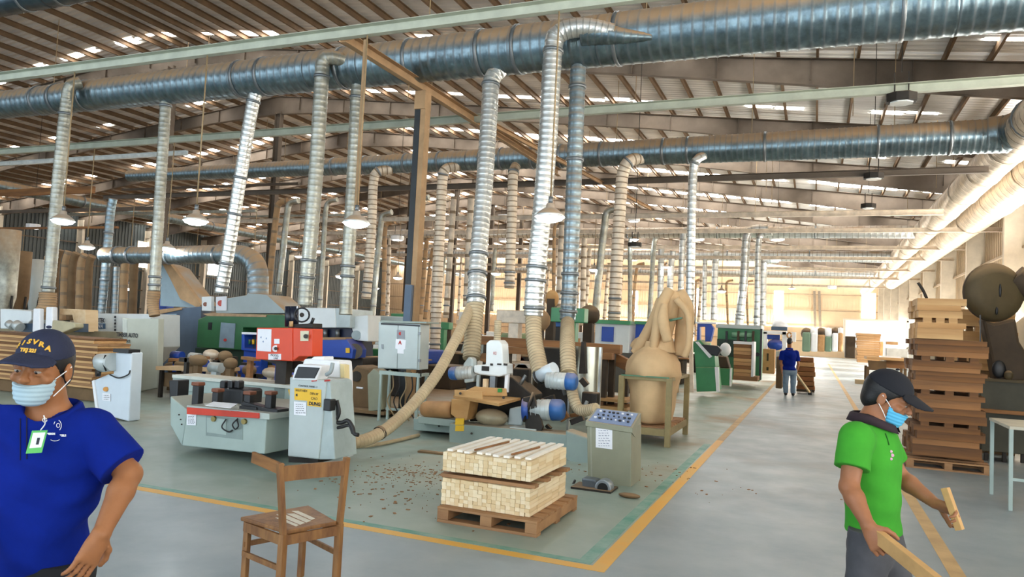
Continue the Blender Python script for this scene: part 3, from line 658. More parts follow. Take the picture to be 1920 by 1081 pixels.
for i,pts in enumerate([[(625,735),(616,745),(632,760),(628,790),(618,810),(622,830),(630,838)],[(632,750),(636,775),(624,800),(640,800),(655,797),(662,812)],[(620,790),(640,792),(652,788),(661,800),(664,812),(672,815)]]):
    W_(MB().tube(curve([pix(a,b,Y=Y0+.1) for a,b in pts],6),.014+.004*i,8),'cable',rubber,c)
W_(bxp(606,748,619,770,Y0-.03,.1),'cable_plug',blackm,c,.01)
# wide dusty suction hose curving from the column up to the lathe pipe
hs=thing('suction_hose','long dusty suction hose sagging from the control column up to a drop pipe','hose',pix(632,828,Y=7.1)); o=off(hs)
hp=[pix(632,826,Y=7.1),pix(680,826,Y=7.4),pix(730,800,Y=7.9),pix(780,752,Y=8.5),pix(820,700,Y=9),pix(850,645,Y=9.5),pix(872,600,Y=9.9),pix(884,572,Y=10.2)]
MB().rib([p-o for p in curve(hp,8)],.075,.05,14,.05).build('hose',hose,hs)
t_=MB(); strapring(t_,pix(712,811,Y=7.72)-o,(pix(720,806,Y=7.8)-pix(705,815,Y=7.65)).normalized(),.075,.05,.012,14); t_.build('hose_clamp',darkm,hs)
# ======== orange electrical box on the overhead arm
Y0=7.7
ob=TT('orange_control_box','orange steel box with a white drawing sheet and rotary switch','control box',530,676,Y0,None)
W_(ex([(481,614),(548,614),(548,677),(479,673)],Y0,.22),'box_body',orange,ob,.01)
W_(ex([(549,614),(586,616),(585,668),(560,668),(549,677)],Y0+.01,.22),'box_side',orange,ob,.01)
W_(ex([(483,616),(509,617),(508,659),(482,657)],Y0-.004,.002),'drawing_sheet',paper,ob)
dm=MB(); 
for (a,b) in ((490,632),(500,634),(494,640)): dm.cyl(pix(a,b,Y=Y0-.006),pix(a,b,Y=Y0-.004),.012,10)
W_(dm,'drawing_mark',M('pencil_mark','7f95b8'),ob)
W_(ex([(503,663),(527,663),(527,674),(503,674)],Y0-.004,.002),'maker_plate',paper,ob); tx('MODEL',515,666,Y0-.006,.04,inkm,ob); tx('LINE',517,671.5,Y0-.006,.035,inkm,ob)
W_(ex([(514,635),(524,635),(524,644),(514,644)],Y0-.004,.002),'sticker',paper,ob)
W_(MB().cyl(pix(517,653,Y=Y0-.01),pix(517,653,Y=Y0),.045,16),'dial',paper,ob); W_(MB().cyl(pix(517,653,Y=Y0-.03),pix(517,653,Y=Y0-.01),.022,12),'dial_hub',blackm,ob)
W_(ex([(563,620),(579,620),(578,639),(563,639)],Y0-.002,.01),'switch_plate',M('switch_steel','c9c3a6',.4,.3),ob); W_(MB().cyl(pix(573,630,Y=Y0-.045),pix(573,630,Y=Y0),.028,12),'rotary_switch',blackm,ob)
W_(bxp(515,676,535,760,Y0+.1,.12),'support_post',darkm,ob)
W_(ex([(485,660),(545,670),(600,690),(600,700),(540,690),(485,672)],Y0+.3,.2),'support_arm',darkm,ob)
# pair of black cylinders and dial on top
fm=TT('black_feed_motor','pair of black upright cylinders with a hand wheel on top of the orange box','motor',548,614,Y0,pix(548,614,Y=Y0).z)
for (a,w) in ((542,10),(552,10)): W_(MB().cyl(pix(a,612,Y=Y0+.1),pix(a,574,Y=Y0+.1),.055,16),'cylinder',M('deep_blue_black','10182a',.3),fm)
W_(MB().cyl(pix(546,612,Y=Y0+.0),pix(546,602,Y=Y0+.0),.025,12),'tan_knob',M('tan_knob','c7a06c'),fm)
W_(MB().tube([pix(566+14*math.cos(t),590+13*math.sin(t),Y=Y0+.05) for t in [k*math.pi/8 for k in range(17)]],.012,8),'hand_wheel',blackm,fm)
W_(MB().cyl(pix(566,590,Y=Y0+.04),pix(566,590,Y=Y0+.1),.03,12),'wheel_hub',darkm,fm)
W_(MB().cyl(pix(588,596,Y=Y0+.03),pix(584,606,Y=Y0+.03),.02,10).tube([pix(584,605,Y=Y0+.05),pix(570,612,Y=Y0+.1)],.012,8),'red_topped_lever',blackm,fm)
W_(ex([(540,608),(586,606),(586,614),(540,614)],Y0+.02,.2),'mount',darkm,fm)
# ======== electrical cabinet on a stand
Y0=10.3
cb=TT('electrical_cabinet','pale grey electrical cabinet on four legs with notices on its doors','cabinet',750,785,Y0)
W_(ex([(710,603),(789,607),(786,693),(708,690)],Y0,.3),'cabinet_body',grey_mach,cb,.01)
dL=W_(ex([(712,608),(746,609),(744,690),(710,688)],Y0-.02,.018),'door',grey_mach,cb,.004)
dR=W_(ex([(747,609),(784,611),(782,691),(745,690)],Y0-.02,.018),'door',grey_mach,cb,.004)
W_(ex([(713,600),(800,603),(800,606),(713,604)],Y0-.05,.42),'rain_lid',M('cabinet_lid','8c9890',.5,.1,.1,2,dust=.6),cb)
W_(ex([(714,605),(787,609),(787,612),(714,608)],Y0-.021,.004),'dark_gap',blackm,cb)
W_(ex([(715,645),(718,645),(718,654),(715,653)],Y0-.035,.016),'latch',clampm,dL)
for y in (622,673): W_(bxp(784,y,788,y+5,Y0-.03,.03),'hinge',clampm,dR)
W_(ex([(744,618),(759,619),(759,635),(744,634)],Y0-.024,.003),'photo_notice',M('notice_grey','8b8f96'),cb); W_(MB().cyl(pix(751,625,Y=Y0-.027),pix(751,625,Y=Y0-.024),.03,10),'red_mark',redink,cb)
W_(ex([(742,635),(761,637),(760,654),(757,655),(757,663),(745,662),(745,654),(741,653)],Y0-.024,.003),'notice',paper,cb); tx('A',750,642,Y0-.027,.085,redink,cb,bold=.003)
a=pix(711,694,Y=Y0); b=pix(786,694,Y=Y0)
legs(cb,a.x+.03,b.x-.02,Y0+.02,Y0+.28,a.z,.035,mint)
W_(MB().bb(a.x,b.x+.02,Y0,Y0+.04,a.z-.06,a.z).bb(b.x-.02,b.x+.02,Y0,Y0+.3,a.z-.05,a.z).bb(a.x,b.x,Y0+.26,Y0+.3,.15,.19),'stand_frame',mint,cb)
for t in range(5):
    x=a.x+.15+.12*t; W_(MB().tube(curve([(x,Y0+.15,a.z),(x+.05,Y0+.13,.55),(x-.06,Y0+.16,.3),(x+.1,Y0+.2,.02)],6),.012,6),'cable',(rodm,rubber)[t%2],cb)
# ======== multi-motor tenoning machine
Y0=9.3
L=TT('tenoning_machine','wood tenoning machine with white upright head, motors and a long grey bed','machine',930,830,Y0)
W_(ex([(775,783),(852,790),(852,812),(775,806)],Y0+.25,.5),'bed_end',mint,L,.01)
W_(ex([(842,793),(960,803),(1085,817),(1102,850),(1095,893),(1080,880),(1060,855),(842,830)],Y0-.15,.35),'bed',M('bed_grey','8a9a93',.45,0,.08,2,dust=.7),L,.01)
W_(ex([(1060,806),(1108,822),(1105,890),(1092,895),(1060,860)],Y0-.5,.25),'bed_nose',M('bed_grey','8a9a93'),L,.02)
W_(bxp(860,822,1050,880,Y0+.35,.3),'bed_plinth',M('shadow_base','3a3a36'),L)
W_(bxp(780,808,870,840,Y0+.5,.1),'rear_foot',darkm,L)
for (x,y) in ((797,793),(823,798),(884,812)): W_(MB().cyl(pix(x,y,Y=Y0+.2 if x<850 else Y0-.18),pix(x,y,Y=Y0+.3),.015,8),'bolt',darkm,L)
# tan padded roller at left
a=pix(790,766,Y=Y0+.05); b=pix(850,768,Y=Y0+.05); W_(MB().tube([a,a+(b-a)*.05,a+(b-a)*.15,a+(b-a)*.85,b],[.05,.09,.115,.12,.11],18),'roller',M('roller_wood','a67c50',.7,0,.15,5),L)
W_(MB().bb(a.x-.02,b.x+.1,Y0,Y0+.3,a.z-.2,a.z-.1),'roller_bracket',mint,L,.01)
W_(ex([(846,748),(882,748),(876,783),(874,788),(858,786),(845,776)],Y0-.12,.3),'wooden_guard',wood4,L,.01)
for (y0,y1) in ((784,796),(797,808)): W_(ex([(854,y0),(870,y0),(869,y1),(853,y1)],Y0-.16,.02),'yellow_sticker',yellow,L,.002)
# wooden table
z=.62; q=[pix(a,b,Z=z) for a,b in ((850,741),(935,756),(988,742),(950,734),(880,728))]
tb=MB(); n=5; tb.add([(p.x,p.y,z) for p in q]+[(p.x,p.y,z-.035) for p in q],[(0,1,2,3,4),(9,8,7,6,5)]+[(i,i+5,(i+1)%5+5,(i+1)%5) for i in range(5)]); W_(tb,'wooden_table',wood4,L)
W_(ex([(852,730),(904,734),(904,748),(852,742)],Y0-.45,.03),'fence',wood4,L,.003)
W_(ex([(870,733),(890,724),(900,725),(948,728),(950,742),(870,741)],Y0-.1,.03),'fence',wood4,L,.003)
W_(ex([(933,728),(940,728),(940,735),(933,735)],Y0-.13,.03),'green_tape',M('green_tape','2f8a3a'),L)
for p_ in ((944,745),(863,737)): W_(MB().cyl(pix(*p_,Y=Y0-.5),pix(*p_,Y=Y0-.42),.018,8),'fence_knob',darkm,L)
# upright white head
W_(ex([(911,643),(918,637),(935,637),(941,644),(943,682),(950,682),(950,702),(935,706),(900,702),(888,698),(888,684),(910,683)],Y0+.25,.25),'white_head',white_mach,L,.02)
for (x,y,w_,h_) in ((903,686,14,9),(919,681,5,4),(932,681,8,3),(944,681,7,4)): W_(bxp(x,y,x+w_,y+h_,Y0+.243,.01),'slot',darkm,L)
tx('KCI',928,662,Y0+.245,.06,redink,L,sx=.5)
W_(bxp(946,700,952,735,Y0+.3,.06),'upright_bar',whitem,L); W_(bxp(893,702,898,733,Y0+.3,.05),'upright_bar',grey_mach,L); W_(bxp(918,703,928,735,Y0+.3,.08),'spindle',clampm,L)
W_(bxp(905,710,912,735,Y0+.25,.08),'wooden_post',wood,L)
W_(ex([(870,700),(960,706),(1000,740),(990,790),(880,790)],Y0+.5,.4),'dark_frame',darkm,L,.02)
W_(MB().rib([pix(934,600,Y=Y0+.35),pix(932,640,Y=Y0+.35)],.05,.03,12,.08),'head_hose',hose,L)
# motors
def mot(a,b,r,cap_first,Y,Yb=None):
    A=pix(*a,Y=Y); B_=pix(*b,Y=Yb or Y); d=B_-A; f=.33
    c0,c1=(A,A+d*f) if cap_first else (B_,B_-d*f)
    cap=MB().tube([c0,c0+(c1-c0)*.1,c0+(c1-c0)*.3,c1],[r*.55,r*.85,r*1.0,r*1.03],20); 
    o0=W_(MB().tube([c1,(A+B_)/2,(B_ if cap_first else A)],[r,r,r*.93],20),'motor_barrel',motor_grey,L); W_(cap,'fan_cover',motor_blue,o0)
    fins=MB()
    for k in range(4):
        q=c1+((B_ if cap_first else A)-c1)*(k+1)/5; ax=d.normalized(); fins.tube([q,q+ax*.008],[r*1.03,r*1.03],20)
    W_(fins,'cooling_fin',motor_grey,o0)
mot((843,700),(888,697),.095,True,Y0+.3)
W_(ex([(868,682),(878,668),(886,672),(888,715),(870,718)],Y0+.3,.15),'motor_mount',grey_mach,L,.02)
W_(MB().tube([pix(1008,706,Y=Y0+.3),pix(1040,690,Y=Y0+.2)],[.1,.09],18),'tilted_shroud',M('shroud_pale','c5d2da',.35,.1,.05,3,dust=.3),L)
t_=MB(); strapring(t_,pix(1012,704,Y=Y0+.3),(pix(1040,690,Y=Y0+.2)-pix(1008,706,Y=Y0+.3)).normalized(),.103,.03,.02,18); W_(t_,'shroud_band',blackm,L)
mot((1026,712),(1082,716),.115,False,Y0+.15)
mot((992,768),(1058,768),.14,False,Y0+.05)
W_(MB().cyl(pix(980,768,Y=Y0),pix(992,768,Y=Y0+.02),.15,20),'pulley_guard',M('pulley_blue','2a4f9c',.35,.1,.1,3,dust=.5),L)
W_(MB().cyl(pix(982,790,Y=Y0-.1),pix(1000,735,Y=Y0-.1),.02,8),'tension_arm',darkm,L)
W_(ex([(980,745),(1000,740),(1018,800),(1012,812),(985,806)],Y0-.08,.06),'lever_plate',darkm,L,.01)
W_(ex([(955,765),(985,760),(978,798),(950,796)],Y0+.2,.25),'gearbox',grey_mach,L,.02)
W_(MB().ell(pix(922,782,Y=Y0+.1),(.24,.16,.12)),'blower_volute',M('volute_dusty','a39a80',.5,.1,.15,4,dust=.5),L)
W_(ex([(1085,700),(1098,700),(1095,640),(1090,640)],Y0+.9,.1),'rear_bar',darkm,L)
for (x0,y0,x1,y1,dy) in ((1000,650,1050,690,.9),(1090,735,1120,760,.6),(960,690,990,730,.8)): W_(bxp(x0,y0,x1,y1,Y0+dy,.15),'dark_bracket',darkm,L,.02)
W_(bxp(955,802,1005,812,Y0-.1,.2),'steel_plate',grey_mach,L,.005); W_(ex([(1005,804),(1030,808),(1100,818),(1100,826),(1005,812)],Y0-.02,.15),'brown_plate',cloth_dark,L)
W_(MB().rib(curve([pix(1068,700,Y=Y0+.3),pix(1075,745,Y=Y0+.2),pix(1088,768,Y=Y0+.15),pix(1118,766,Y=Y0)],6),.075,.04,14,.05),'lower_hose',hose,L)
# ======== silver curved shield
sv=TT('curved_steel_shield','tall curved galvanised shield standing behind the tilted motor','shield',1100,760,10.6)
a=pix(1073,650,Y=10.6); b=pix(1127,650,Y=10.6); r=(b.x-a.x)/2; cx=(a.x+b.x)/2; mb=MB()
ps=[(cx+r*math.cos(t),10.6+r*.8*math.sin(t)) for t in [math.pi+k*math.pi/16 for k in range(17)]]
mb.add([(x,y,z) for x,y in ps for z in (.35,a.z+.02)]+[(x,y+.012,z) for x,y in ps for z in (.35,a.z+.02)],[(2*i,2*i+2,2*i+3,2*i+1) for i in range(16)]+[(34+2*i,34+2*i+1,34+2*i+3,34+2*i+2) for i in range(16)],True); W_(mb,'curved_sheet',M('mirror_galv','b9b8a8',.25,.8,.1,5),sv)
W_(MB().bb(cx+r-.01,cx+r+.02,10.55,10.62,0,a.z+.02).bb(cx-r-.02,cx-r+.01,10.55,10.62,0,a.z+.02),'edge_post',galv_bright,sv); W_(MB().bb(cx-r,cx+r,10.5,10.7,.3,.36),'base_ring',galv_dusty,sv)
# ======== stainless control desk
Y0=7.75
cd=TT('control_desk','olive grey steel control desk with sloping blue button panel and paper notice','control unit',1145,915,Y0)
W_(ex([(1100,790),(1184,801),(1183,921),(1102,908)],Y0,.48),'desk_body',olive,cd,.008)
def quadslab(P_,t,mat,name,root):
    n=(P_[1]-P_[0]).cross(P_[3]-P_[0]).normalized(); 
    if n.z<0: n=-n
    mb=MB(); mb.add([p for p in P_]+[p-n*t for p in P_],[(0,1,2,3),(7,6,5,4),(0,4,5,1),(1,5,6,2),(2,6,7,3),(3,7,4,0)]); return W_(mb,name,mat,root)
A,B_,C_,D_=pix(1098,789,Y=Y0-.02),pix(1186,802,Y=Y0-.02),pix(1202,774,Y=Y0+.5),pix(1118,764,Y=Y0+.5)
W_(MB().add([A-Vector((0,0,.0)),B_,C_,D_,A-Vector((0,0,.05)),B_-Vector((0,0,.05)),C_-Vector((0,0,.35)),D_-Vector((0,0,.35))],[(0,1,2,3),(7,6,5,4),(0,4,5,1),(1,5,6,2),(2,6,7,3),(3,7,4,0)]),'sloping_top',olive,cd)
def lerp2(u,v,e=.004):
    n=(B_-A).cross(D_-A).normalized(); return (A*(1-u)+B_*u)*(1-v)+(D_*(1-u)+C_*u)*v+n*e
quadslab([lerp2(.05,.06),lerp2(.95,.06),lerp2(.95,.93),lerp2(.05,.93)],.003,M('panel_blue','6f86ad',.4),'button_panel',cd); bpn=[o for o in cd.children if o.name.startswith('button_panel')][0]
n_=(B_-A).cross(D_-A).normalized(); R=random.Random(5)
for v,k in ((.28,9),(.5,7),(.74,8)):
    for i in range(k):
        u=.1+.8*(i+.5)/k+R.uniform(-.01,.01); p=lerp2(u,v,.003); r=R.choice((.010,.014,.017)); W_(MB().cyl(p,p+n_*.016,r,10),'button',(blackm,whitem,blackm)[R.randrange(3)],bpn)
W_(ex([(1117,795),(1148,799),(1148,842),(1117,838)],Y0-.004,.003),'notice',paper,cd); sheet_marks(cd,1119,798,27,40,Y0-.005,8,M('faint_print','8a90a5'),9)
W_(ex([(1106,790),(1109,790),(1111,905),(1108,905)],Y0-.004,.003),'edge_fold',M('fold_light','9c9e8c',.4,.2),cd)
# small blower on the floor
bl=TT('floor_blower','small grey blower with round fan housing on the floor before the control desk','blower',1110,915,7.45)
W_(ex([(1090,896),(1118,900),(1120,920),(1092,918)],7.4,.16),'motor_box',M('blower_grey','5d666e',.4,.3),bl,.015)
p=pix(1130,915,Y=7.36); W_(MB().cyl(p,p+Vector((0,.14,0)),.085,20),'fan_housing',M('housing_grey','8d969c',.35,.4),bl,.01); W_(MB().cyl(p-Vector((0,.006,0)),p,.055,20),'fan_inlet',blackm,bl)
W_(MB().bb(p.x-.32,p.x+.1,7.3,7.6,0,.02),'base_plate',darkm,bl)
W_(MB().tube(curve([pix(1078,900,Y=7.6),pix(1074,912,Y=7.5),pix(1092,918,Y=7.4)],5),.014,6),'cable',rubber,bl)
sh=TT('wood_offcut','brown curved wood offcut on the floor right of the blower','offcut',1180,932,7.25); W_(MB().ell(pix(1180,932,Y=7.25)+Vector((0,0,.02)),(.11,.05,.025)),'offcut_body',cloth_dark,sh)
sh=TT('wood_offcut','dark flat board lying on the floor behind the pallet of sticks','offcut',830,846,8.3); W_(MB().box(pix(815,848,Z=.012),(.42,.1,.022),rotm(0,0,.1)),'board',cloth_dark,sh)
sh=TT('wood_offcut','brown plank propped under the clamping machine behind the chair','offcut',510,870,6.3); a=pix(474,856,Y=6.1); b=pix(530,880,Y=5.95); MB().bar(a-off(sh),b-off(sh),.03,.11).build('plank',wood3,sh)

# clutter around the motors of the tenoning machine
R=random.Random(15)
for i in range(14):
    x=R.uniform(960,1100); y=R.uniform(715,805); p=pix(x,y,Y=9.55+R.uniform(0,.35)); k=i%3
    mb=MB().box(p,(R.uniform(.06,.2),.08,R.uniform(.03,.12)),rotm(0,R.uniform(-.8,.8),0)) if k<2 else MB().cyl(p,p+Vector((R.uniform(-.1,.1),0,R.uniform(.08,.16))),.025,8)
    W_(mb,('iron_bracket','wooden_scrap','steel_rod')[k],(darkm,wood3,clampm)[k],L,.006 if k<2 else 0)
t=TT('brown_machine','dark brown dusty machine with a beige side cabinet left of the electrical cabinet','machine',680,770,10.9)
W_(ex([(655,700),(668,684),(690,690),(702,715),(700,765),(660,770)],10.9,.5),'machine_body',cloth_dark,t,.03); W_(ex([(688,702),(700,690),(716,700),(716,768),(690,772)],10.6,.3),'side_cabinet',olive,t,.02); W_(MB().cyl(pix(668,705,Y=10.85),pix(668,705,Y=10.9),.09,14),'dark_wheel',darkm,t); W_(bxp(668,725,680,728,10.88,.03),'name_plate',paper,t); W_(bxp(640,768,720,774,10.6,.8),'base_skid',cloth_dark,t)
t=thing('floor_hose','thin dusty hose lying on the floor between the control column and the lathe bed','hose',pix(660,836,Z=.03)); o=off(t)
MB().tube([p-o for p in curve([pix(a,b,Z=.03) for a,b in ((640,838),(690,835),(740,826),(785,815))],6)],.025,8).build('hose',hose,t)
# ======== wooden cart with dust bags
Y0=10.75
bc=TT('dust_bag_cart','open wooden frame cart on a slatted base, holding the big dust bag','cart',1240,835,Y0)
x0,x1,y0_,y1_=-2.62,-1.92,10.75,12.35; zt=.98
bm=M('cart_wood','8d7f58',.7,0,.15,5); 
for (x,y) in ((x0,y0_),(x1,y0_),(x1,y1_),(x0,y1_)): W_(MB().bb(x-.04,x+.04,y-.04,y+.04,0,zt),'post',bm,bc,.004)
for nm,(a,b) in (('rail',((x0,y0_),(x1,y0_))),('rail',((x1,y0_),(x1,y1_))),('rail',((x1,y1_),(x0,y1_))),('rail',((x0,y1_),(x0,y0_)))):
    W_(MB().bar((*a,zt-.02),(*b,zt-.02),.05,.05),nm,bm,bc,.004); W_(MB().bar((*a,.2),(*b,.2),.05,.1),nm,bm,bc,.004)
for k in range(9):
    y=y0_+.1+k*.18; W_(MB().bb(x0,x1,y-.06,y+.06,.25,.27),'slat',wood2,bc)
bg=TT('dust_bag','big tan sawdust bag bulging inside the wooden cart','bag',1240,780,Y0)
mb=MB(); cx,cy=(x0+x1)/2,11.35
prof=[(.05,.28),(.33,.28),(.42,.33),(.455,.5),(.475,.75),(.465,.97),(.485,1.0),(.47,1.08),(.45,1.18),(.38,1.29),(.27,1.37),(.18,1.42),(.16,1.5)]
vs=[];n=32
for r,h in prof:
    for i in range(n):
        a=2*math.pi*i/n; q=r*(1+.035*math.sin(5*a+h*9)+.028*math.sin(9*a-h*14)*(1 if h>.95 else .3)); vs.append((cx+q*math.cos(a)*(.72 if h<.97 else .86),cy+q*math.sin(a)*1.3,h))
mb.add(vs,[(j*n+i,j*n+(i+1)%n,(j+1)*n+(i+1)%n,(j+1)*n+i) for j in range(len(prof)-1) for i in range(n)],True); W_(mb,'bag_body',cloth,bg)
sp=MB(); sp.bar((x0,y0_-.03,zt+.01),(x1,y0_-.03,zt+.01),.02,.02); W_(sp,'green_strap',M('green_strap','4f7a5c'),bg)
dcx=thing('dust_collector_bag','tall folded tan filter bag with hanging sleeves rising above the cart','bag',(cx,cy+.1,1.4))
def sleeve(pts,rr,name='sleeve',mt=cloth):
    P_=[pix(a,b,Y=y) for a,b,y in pts]; path=curve(P_,8); m_=len(path); 
    R_=[np.interp(i/(m_-1),np.linspace(0,1,len(rr)),rr) for i in range(m_)]; W_(MB().tube(path,R_,18),name,mt,dcx)
Yb=11.35
sleeve([(1238,660,Yb),(1238,640,Yb),(1232,620,Yb)],[.24,.2,.12],'bag_neck')
sleeve([(1245,640,Yb),(1250,590,Yb),(1258,560,Yb),(1262,545,Yb)],[.1,.17,.16,.1],'upper_bag')
sleeve([(1272,665,Yb+.1),(1282,630,Yb+.1),(1284,580,Yb+.1),(1272,545,Yb+.05)],[.1,.14,.14,.1],'upper_bag')
sleeve([(1225,655,Yb-.2),(1232,615,Yb-.25),(1240,575,Yb-.2),(1255,543,Yb-.1)],[.06,.08,.09,.08],'sleeve')
sleeve([(1252,640,Yb-.3),(1243,600,Yb-.35),(1246,570,Yb-.3)],[.07,.085,.05],'sleeve')
sleeve([(1188,662,Yb),(1200,648,Yb),(1225,600,Yb-.1),(1238,560,Yb-.1)],[.06,.09,.08,.06],'sleeve')
sleeve([(1190,655,Yb+.5),(1200,645,Yb+.5),(1225,640,Yb+.4)],[.1,.12,.1],'sleeve')
sleeve([(1268,560,Yb-.2),(1290,590,Yb-.2),(1292,640,Yb-.2),(1284,668,Yb-.15)],[.05,.05,.05,.05],'sleeve')
W_(ex([(1254,598),(1278,594),(1278,597),(1256,602)],Yb-.25,.1),'green_tie',M('green_strap','4f7a5c'),dcx)
pst=TT('steel_column','slim steel post with cables beside the filter bag','column',1297,700,12.5); W_(MB().bar(pix(1297,735,Y=12.5),pix(1295,600,Y=12.5),.06,.06),'post',galv_warm,pst); W_(MB().ell(pix(1296,600,Y=12.4),(.08,.08,.1),10,8),'clamp_ball',clampm,pst)
# ======== row behind: green planer, grey hood, white planer etc.
Y0=13.0
g=TT('green_planer','dark green planer with grey switch panel and sawdust on its top','machine',450,700,Y0)
W_(ex([(371,598),(398,587),(530,589),(552,600),(552,615),(455,614),(455,656),(368,651)],Y0,.9),'body',dgreen,g,.02)
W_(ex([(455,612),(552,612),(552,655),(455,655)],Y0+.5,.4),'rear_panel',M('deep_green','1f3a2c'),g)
W_(ex([(414,604),(441,606),(438,653),(410,651)],Y0-.02,.03),'switch_panel',M('panel_greyblue','7f93a0',.45),g,.006)
W_(MB().cyl(pix(422,637,Y=Y0-.05),pix(422,637,Y=Y0-.01),.035,10),'red_button',redink,g)
W_(bxp(390,604,397,618,Y0-.01,.02),'slot',blackm,g); 
W_(ex([(380,588),(400,586),(500,590),(498,594),(390,592)],Y0-.02,.5),'sawdust_ledge',floor_dust,g)
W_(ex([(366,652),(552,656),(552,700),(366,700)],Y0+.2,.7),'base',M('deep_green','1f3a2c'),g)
hd=TT('extraction_hood','pale grey sloping extraction hood on top of the green planer','hood',455,585,Y0,None)
W_(ex([(405,583),(405,562),(462,553),(465,549),(500,552),(533,582),(533,587),(405,587)],Y0+.1,.8),'hood_body',M('hood_grey','a2afb0',.45,0,.06,2,dust=.9),hd,.01)
W_(ex([(378,582),(378,556),(396,555),(396,583)],Y0+.05,.1),'white_box',white_mach,hd,.01); W_(MB().cyl(pix(385,570,Y=Y0+.03),pix(385,570,Y=Y0+.05),.05,12),'dial',M('dial_brown','8b5a48'),hd)
W_(ex([(405,556),(424,555),(424,582),(405,582)],Y0+.06,.03),'label_plate',paper,hd); W_(MB().cyl(pix(414,568,Y=Y0+.05),pix(414,568,Y=Y0+.06),.07,14),'red_emblem',M('emblem_red','c2534a'),hd)
wp=TT('white_planer','white boxy planer head above blue chutes, right of the orange box','machine',620,680,Y0)
W_(ex([(556,576),(628,577),(630,614),(585,614),(556,612)],Y0-.1,.9),'cover',white_mach,wp,.015)
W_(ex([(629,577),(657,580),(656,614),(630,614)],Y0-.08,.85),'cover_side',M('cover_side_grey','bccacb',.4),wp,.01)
W_(ex([(650,593),(690,590),(690,640),(668,638),(660,620),(650,612)],Y0+.1,.5),'end_cover',white_mach,wp,.02)
W_(MB().cyl(pix(668,628,Y=Y0+.05),pix(668,628,Y=Y0+.12),.1,16),'end_pulley',M('pulley_pale','9fb2b8'),wp)
W_(ex([(585,614),(660,615),(668,640),(670,668),(585,668)],Y0+.1,.6),'dark_core',M('navy_black','121d38',.4),wp)
W_(ex([(585,636),(648,633),(656,645),(662,655),(660,672),(585,666)],Y0-.2,.5),'blue_chute',bluem,wp,.015)
W_(ex([(586,632),(648,632),(648,636),(586,637)],Y0-.22,.4),'dusty_lip',beige_dust,wp)
W_(ex([(648,652),(655,652),(655,661),(648,661)],Y0-.23,.02),'chute_sticker',yellow,wp)
for x in (597,610,633): W_(MB().cyl(pix(x,617,Y=Y0+.02),pix(x,632,Y=Y0+.02),.05,10),'roller_post',clampm,wp)
W_(ex([(585,668),(680,670),(680,720),(585,716)],Y0+.1,.6),'base',darkm,wp,.02)
W_(MB().cyl(pix(665,658,Y=Y0-.1),pix(665,658,Y=Y0+.1),.16,18),'flywheel',M('wheel_dusty','5a5248',.6,.2,dust=.4),wp)
bs=TT('blue_feeder','blue open feeder box between the green planer and the orange box','machine',475,655,12.4); W_(ex([(453,622),(490,624),(490,628),(458,628),(458,652),(490,655),(490,660),(452,656)],12.4,.3),'feeder_frame',bluem,bs,.01); W_(ex([(453,622),(482,623),(482,627),(453,626)],12.35,.1),'top_lip',whitem,bs)
W_(bxp(458,628,490,652,12.65,.1),'feeder_back',M('feeder_dark','23384a'),bs)
for k in range(4): W_(MB().cyl(pix(461+k*7,645,Y=12.55),pix(461+k*7,636,Y=12.55),.03,8),'coloured_knob',(orange,dgreen,yellow,dgreen)[k],bs)
W_(bxp(456,658,490,700,12.5,.2),'pedestal',bluem,bs)
# brown bench and castings between
bn=TT('workbench','low dusty bench with brown boards in front of the green planer','bench',360,700,10.2)
W_(ex([(292,686),(412,690),(412,697),(292,693)],10.2,.5),'bench_top',M('bench_top_dust','c2a27a',.8,0,.1,4),bn)
a=pix(300,690,Y=10.2); b=pix(405,694,Y=10.2); legs(bn,a.x,b.x,10.25,10.65,a.z,.06,darkm); W_(MB().bb(a.x,b.x,10.3,10.6,.2,a.z-.08),'dark_shelf',cloth_dark,bn)
R=random.Random(8)
XS=sorted(R.uniform(318,548) for _ in range(40))
for i in range(40):
    x=XS[i]; y=R.uniform(662,706); Y=R.uniform(9.4,12); p=pix(x,y,Y=Y); k=i%4
    t=thing('dusty_casting',['rounded dusty casting lying among the brown machine parts','brown wooden block lying among the machine parts','small grey motor half buried in the machine parts','dark iron bracket lying among the machine parts'][k],'machine part',(p.x,Y,0),0,'dusty parts on the benches behind the clamping machine'); t['label']='%s, %s of its kind going right'%(t['label'],ORD[i//4])
    h=p.z
    if k==0: MB().ell((0,0,h),(R.uniform(.1,.2),.12,.1),12,8).bb(-.05,.05,-.05,.05,0,h).build('casting',cloth_dark if R.random()<.5 else galv_warm,t)
    elif k==1: MB().box((0,0,h),(R.uniform(.3,.6),.14,.05),rotm(0,0,R.uniform(-.5,.5))).bb(-.04,.04,-.04,.04,0,h).build('block',wood3,t)
    elif k==2: MB().cyl((-.12,0,h),(.12,0,h),.09,14).bb(-.06,.06,-.05,.05,0,h).build('motor_shell',(motor_grey,navy,bluem)[R.randrange(3)],t)
    else: MB().bb(-.15,.15,-.03,.03,h-.05,h+.02).bb(-.03,.03,-.03,.03,0,h+.02).build('bracket',darkm,t)
sl=TT('slate_cabinet','slate blue steel cabinet with a yellow warning mark','cabinet',335,680,Y0+.5)
W_(ex([(297,582),(330,578),(377,574),(377,700),(297,700)],Y0+.5,.3),'cabinet_body',navy,sl,.01); W_(ex([(299,589),(331,588),(330,640),(298,638)],Y0+.47,.03),'door',M('door_greyblue','8199aa',.45),sl,.005)
W_(ex([(299,580),(337,576),(340,580),(300,588)],Y0+.46,.3),'dusty_lid',beige_dust,sl)
tx('!',314,611,Y0+.45,.2,M('warn_yellow','b9a640'),sl,bold=.01)
hp_=TT('sheet_metal_hopper','slanted dusty sheet hopper above the slate blue cabinet','hopper',340,575,14.2,None)
